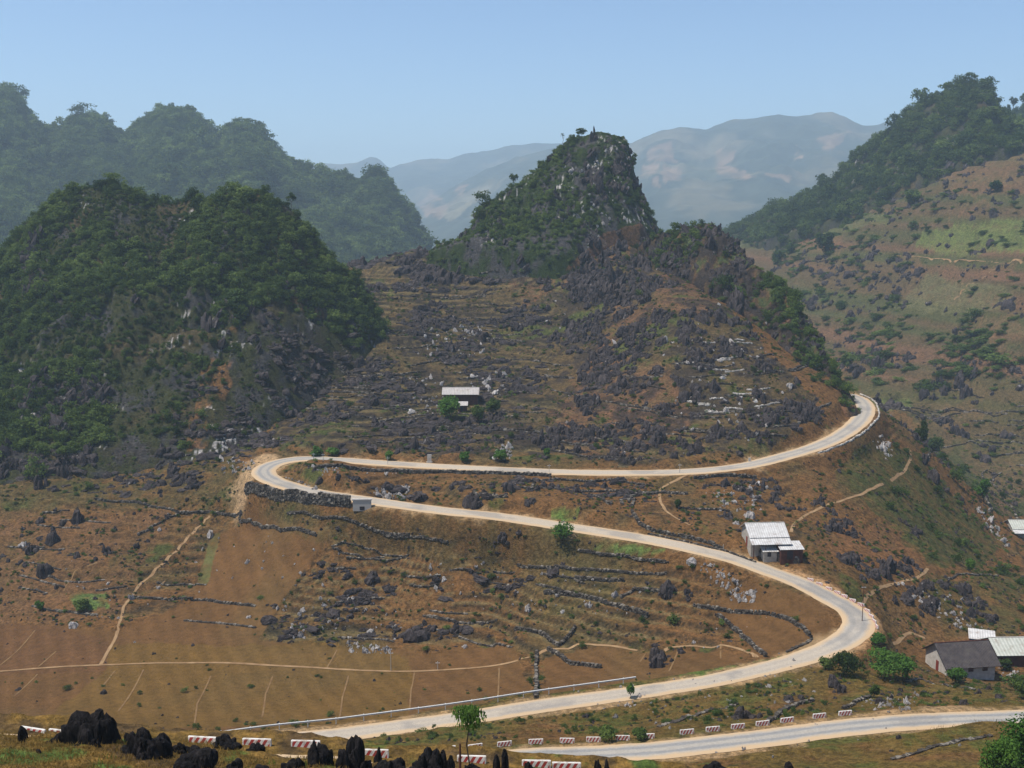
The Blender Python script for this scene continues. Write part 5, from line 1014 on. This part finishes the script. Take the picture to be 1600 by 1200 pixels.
for i, (px_, pb, ptp, wpx, Yd, kd, lab) in enumerate(FR):
    k_ = ppx(Yd); hgt = (pb-ptp)/k_; wd = wpx*1.12/k_; kx = karst(800+i, 18 if kd == 1 else (4 if kd == 2 else 13), 3, .74 if kd < 2 else .25, 1.2, .24, False, 1.0 if kd < 2 else 1.15, .2)
    v, f = kx; v = v/np.array([np.ptp(v[:, 0]), np.ptp(v[:, 1]), v[:, 2].max()]); v[:, 0] -= (v[:, 0].max()+v[:, 0].min())/2; v[:, 2] = np.where(v[:, 2] > 0, np.clip(v[:, 2], 0, 1)**.68, v[:, 2]); v = v*np.array([wd, wd*.85, hgt]); p = np.array(P(px_, pb, Yd))
    ln = np.linalg.norm(v, axis=1)[:, None]; s_ = i*7.1; v = v+v/np.maximum(ln, .05)*(.10*np.abs(perlin(v[:, 0]*6+s_, v[:, 1]*6, v[:, 2]*.8))-.04+.06*perlin(v[:, 0]*5+s_, v[:, 1]*5, v[:, 2]*1.6)+.045*perlin(v[:, 0]*13+s_, v[:, 1]*13, v[:, 2]*4))[:, None]*min(hgt, 1.6)
    o = mesh_np('karst_rock', v, f, M['black_rock'], smooth=False); o.location = p; tag(o, lab, 'rock', 'black karst rocks in the foreground'); o['tint'] = 0.0

# ------------------------------------------------------------------ pale stones and boulders picked out in the photograph
PB = [(36,848,16,'white-topped pale boulder pile at the left edge'),(48,856,18,'dark boulder with a pale flat top beside the white boulder pile'),(68,888,30,'largest single dark boulder on the brown slope at the left'),(86,836,26,'flattened dark bush-covered boulder left of the ploughed field'),(120,866,14,'grey boulder right of the largest dark boulder'),(148,872,10,'small dark boulder right of the grey one'),(88,916,9,'small dark round boulder below the largest boulder'),
 (114,972,18,'whitish boulder above the ploughed field at the left'),(163,1080,12,'grey stone lying in the ochre field'),(246,916,8,'small stone at the end of the furrowed terraces'),(185,964,7,'small pale stone beside the footpath'),(210,1002,6,'tiny stone where the fields change colour'),(250,825,8,'white stone beside the branching wall'),
 (676,668,10,'upright white stone below the lone house'),(725,1008,12,'pale stump-like stone at the edge of the lower field'),(1084,1002,8,'pair of white stones above the footpath in the walled area'),(1010,1028,6,'upright white stone at the foot of the dark outcrop'),(1170,800,20,'pale weathered rock behind the white-roofed house'),(1150,815,12,'pale rock at the roof ridge of the white-roofed house'),
 (1080,875,18,'pale grey rocks below the lower road leg'),(740,778,30,'dark rock with white streaks inside the road loop'),(606,772,14,'heap of white rubble inside the road loop'),(590,771,10,'small white rubble heap left of the larger one'),(625,770,10,'white stones right of the rubble heap'),(1065,1015,14,'rounded rock beside the long footpath'),(1118,1064,8,'small rock near the road'),
 (500,748,14,'dark rock standing in the small field at the hairpin'),(775,1020,0,'')]
for i, (px_, py_, wpx, lab) in enumerate(PB):
    if not wpx: continue
    p = hit(px_, py_+wpx*.35); k_ = ppx(p[1]); s = wpx/k_/2; dk = 'dark' in lab or lab.startswith('grey') or 'rounded' in lab
    v, f = karst(900+i, 7 if s > 1 else 5, 3, .35 if dk else .55, .95, .22 if dk else .4, False); v = v/np.array([np.ptp(v[:, 0]), np.ptp(v[:, 1]), v[:, 2].max()])*np.array([2, 1.8, 1.45])
    o = mesh_np('boulder', v, f, M['rock'] if dk else M['pale_rock']); o.location = p-[0, 0, .1]; o.scale = (s, s, s*(1 if dk else .8)); o['tint'] = .3; tag(o, lab, 'boulder')
# scattered pale rubble, uncountable
r = np.random.default_rng(99); pts = []
def rub(poly, n_):
    xs = [p_[0] for p_ in poly]; ys = [p_[1] for p_ in poly]; c_ = 0
    while c_ < n_:
        a, b = r.uniform(min(xs), max(xs)), r.uniform(min(ys), max(ys))
        if inpoly(np.array([a]), np.array([b]), poly)[0]: pts.append(hit(a, b)); c_ += 1
for poly, n_ in (([(582,765),(640,760),(632,783),(585,778)], 70),([(1095,880),(1130,885),(1170,930),(1160,945),(1130,920),(1095,895)], 70),([(1140,920),(1180,925),(1175,942),(1140,938)], 40),([(1030,520),(1190,540),(1200,700),(1060,680)], 70),([(650,515),(770,510),(780,560),(650,560)], 60),([(640,590),(700,590),(690,650),(640,650)], 40),([(730,590),(790,580),(790,620),(740,610)], 40),([(420,940),(520,930),(640,960),(620,1000),(440,1000)], 60),([(540,1005),(610,1010),(620,1022),(545,1022)], 50),
  ([(775,695),(800,700),(800,720),(770,718)], 40),([(1390,905),(1500,930),(1540,990),(1480,980)], 70),([(1360,690),(1380,680),(1400,710),(1385,720)], 40),([(1530,790),(1580,850),(1570,860),(1525,800)], 40),([(1340,1090),(1440,1085),(1420,1115),(1345,1112)], 60),([(1560,1040),(1600,1040),(1600,1075),(1560,1060)], 25),([(60,850),(160,900),(280,960),(140,970)], 20),([(330,830),(560,850),(480,980),(260,960)], 30),([(340,715),(400,720),(395,745),(350,740)], 30),([(480,720),(560,738),(700,738),(500,745)], 30),([(1100,760),(1200,755),(1190,800),(1110,800)], 60),([(850,440),(1200,450),(1250,640),(850,690)], 35),([(880,260),(990,220),(1000,330),(900,380)], 60),([(640,870),(1000,900),(1000,960),(700,960)], 60),([(1180,920),(1560,1160),(1500,1170),(900,1200),(900,1130)], 50),([(900,1080),(1290,1040),(1300,1100),(1000,1150)], 60)): rub(poly, n_)
# rubble along the road edge of the hairpin
for a, b in [(447+i*5, 738+i*2.3+(i-6)**2*.09) for i in range(14)]: pts.append(hit(a, b+6))
pts = np.array(pts); n_ = len(pts); src_p = [o for o in C.objects if o.name.startswith('boulder') and o.active_material == M['pale_rock']][:5]
ss = np.clip(np.exp(r.normal(size=n_)*.5)*.26, .1, .9)*np.clip(pts[:, 1]/230, .7, 1.6)
scatter('rubble', pts, np.stack([r.normal(size=n_)*.3, r.normal(size=n_)*.3, r.random(n_)*6.28], 1), ss[:, None]*r.uniform(.6, 1.3, (n_, 3)), r.random(n_), r.integers(0, len(src_p), n_), src_p)

# ------------------------------------------------------------------ poles, posts and the roadside stele
def pole(p, h, label, arms=1, group=None, rad=.07):
    rad = min(rad, .07)
    e = empty('utility_pole', p); v, f = tube([(0, 0, -.5), (0, 0, h*.5), (0, 0, h)], [rad, rad*.85, rad*.7], 8); mesh_np('shaft', v, f, M['dark_wood' if 'dark' in label else 'concrete'], e)
    for i in range(arms): mesh_np('crossarm', *box(-.4, .4, -.04, .04, h-.35-i*.5, h-.28-i*.5), M['galvanised'], e)
    tag(e, label, 'pole', group)
for px_, pb, hpx, lab in [(611,1049,34,'tall thin pole standing beside the long field path'),(684,1046,14,'short post beside the long field path'),(1347,972,62,'thin dark pole at the apex of the right-hand road bend'),(490,721,14,'thin roadside pole above the left hairpin'),(505,722,14,'second thin roadside pole above the left hairpin'),(606,727,14,'thin pole beside the upper road leg near the stele'),(858,739,14,'thin pole at the middle of the straight road'),(1062,740,16,'pole where the footpath leaves the straight road'),(880,826,14,'thin pole on the verge of the lower road leg'),(1130,862,12,'marker post beside the lower road near the white-roofed house')]:
    p = hit(px_, pb); pole(p, hpx/ppx(p[1]), lab, 1 if hpx > 13 else 0, rad=.09)
x_ = P(719, 1186, 56)[0]; pole(np.array(P(719, 1188, 56)), .95, 'short dark post on the foreground ledge', 0, rad=.07)
p = hit(671, 723); e = empty('stele', p); mesh_np('slab', *box(-.5, .5, -.18, .18, .2, 1.9), M['concrete'], e); mesh_np('plinth', *box(-.7, .7, -.35, .35, -.3, .2), M['pale_stone'], e); tag(e, 'upright pale stone marker slab beside the upper road leg', 'marker')
p = hit(1171, 722); e = empty('milestone', p); mesh_np('slab', *box(-.25, .25, -.15, .15, -.1, 1.0), M['pale_stone'], e); tag(e, 'small white milestone beside the upper road leg on the right', 'milestone')

# ------------------------------------------------------------------ yellow grass of the foreground and the near banks
def grass(name, pts, hgt, blades, mat, seed, spread=.12):
    r_ = np.random.default_rng(seed); n_ = len(pts); p = np.repeat(pts, blades, 0)+np.concatenate([r_.normal(size=(n_*blades, 2))*spread, np.zeros((n_*blades, 1))-.03], 1); h_ = hgt*r_.uniform(.5, 1.3, n_*blades); a = r_.random(n_*blades)*6.28; ln = r_.normal(size=(n_*blades, 2))*.45*h_[:, None]; w = .05*h_+.012
    d = np.stack([np.cos(a)*w, np.sin(a)*w, 0*w], 1); V = np.stack([p-d, p+d, p+np.concatenate([ln, h_[:, None]], 1)], 1).reshape(-1, 3)
    o = mesh_np(name, V, np.arange(len(V)).reshape(-1, 3), M[mat]); o['tint'] = .45; tag(o, kind='stuff'); return o
r = np.random.default_rng(5); n_ = 26000; gx = r.uniform(-24, 24, n_); gy = r.uniform(37.5, 49.6, n_); m_ = fbm(gx*.5, gy*.5, 3., 3); kp = r.random(n_) < .85*sstep(-.6, .1, m_); gx, gy = gx[kp], gy[kp]
grass('grass', np.stack([gx, gy, FG(gx, gy)], 1), .16, 4, 'dry', 6, .10)
n_ = 500; gx = r.uniform(-24, 6, n_); gy = r.uniform(38, 48, n_); kp = fbm(gx*.35+9, gy*.35, 7., 3) > .32; gx, gy = gx[kp], gy[kp]; grass('weeds', np.stack([gx, gy, FG(gx, gy)], 1), .22, 14, 'bright', 8, .16)
x, y, z, k, px, py, r = candidates(60000, 112, 175, 45)
dn = ((~inpoly(px, py, FIELD)) & (~inpoly(px, py, FIELD_S)) & (~inpoly(px, py, FIELD_R)))*.8*sstep(-.5, .2, fbm(x*.15, y*.15, 4., 3)); kp = (r.random(len(x)) < dn)
x, y, z = x[kp], y[kp], z[kp]; ok = ROADD(x, y) > 4.4; x, y, z = x[ok], y[ok], z[ok]; print('tufts', len(x)); grass('dry_grass', np.stack([x, y, z], 1), .24, 3, 'dry', 9, .22)

x, y, z, k, px, py, r = candidates(150000, 130, 470, 55)
nf = fbm(x*.12, y*.12, 4., 3); f_ = inpoly(px, py, FIELD)|inpoly(px, py, FIELD_R)|inpoly(px, py, FIELD_S); dn = np.where(f_, .02, .55*sstep(-.3, .4, nf)); dn[(k == 1) & ~inpoly(px, py, LOW, 10)] = 0; dn[k == 2] = 0; dn[k > 3] = 0; dn[y > 400] *= .35; dn[px > 1680] = 0; dn[px < -90] = 0
kp = r.random(len(x)) < dn; x, y, z = x[kp], y[kp], z[kp]; ok = ROADD(x, y) > 4.6; x, y, z = x[ok], y[ok], z[ok]; n_ = len(x); print('clutter', n_)
cut = int(n_*.55); s_ = np.clip(np.exp(r.normal(size=n_)*.4)*.32, .15, .8)
def sc3(a, b): return s_[a:b, None]*np.stack([r.uniform(.8, 1.6, b-a), r.uniform(.8, 1.6, b-a), r.uniform(.5, 1.1, b-a)], 1)
ro = np.stack([r.normal(size=n_)*.15, r.normal(size=n_)*.15, r.random(n_)*6.28], 1); P_ = np.stack([x, y, z-.05], 1)
scatter('tussocks', P_[:cut], ro[:cut], sc3(0, cut), .15+.5*r.random(cut), r.integers(0, len(src_b), cut), src_b)
scatter('stones', P_[cut:], ro[cut:], sc3(cut, n_)*.8, r.random(n_-cut), r.integers(0, len(src_rocks), n_-cut), src_rocks)
# ------------------------------------------------------------------ haze
t = bpy.data.materials.new('haze_air'); t.use_nodes = True; tn = t.node_tree; tn.nodes.clear()
ov = tn.nodes.new('ShaderNodeOutputMaterial'); pv = tn.nodes.new('ShaderNodeVolumePrincipled')
pv.inputs['Color'].default_value = (.66,.85,1,1); pv.inputs['Density'].default_value = .00021; pv.inputs['Anisotropy'].default_value = .2
tn.links.new(pv.outputs[0], ov.inputs['Volume'])
bx = np.array([(x, y, z) for x in (-6000, 7000) for y in (-250, 8400) for z in (-480, 520)], float)
hz = mesh_np('haze', bx, [(0,1,3,2),(4,6,7,5),(0,4,5,1),(2,3,7,6),(0,2,6,4),(1,5,7,3)], t); tag(hz, kind='stuff')
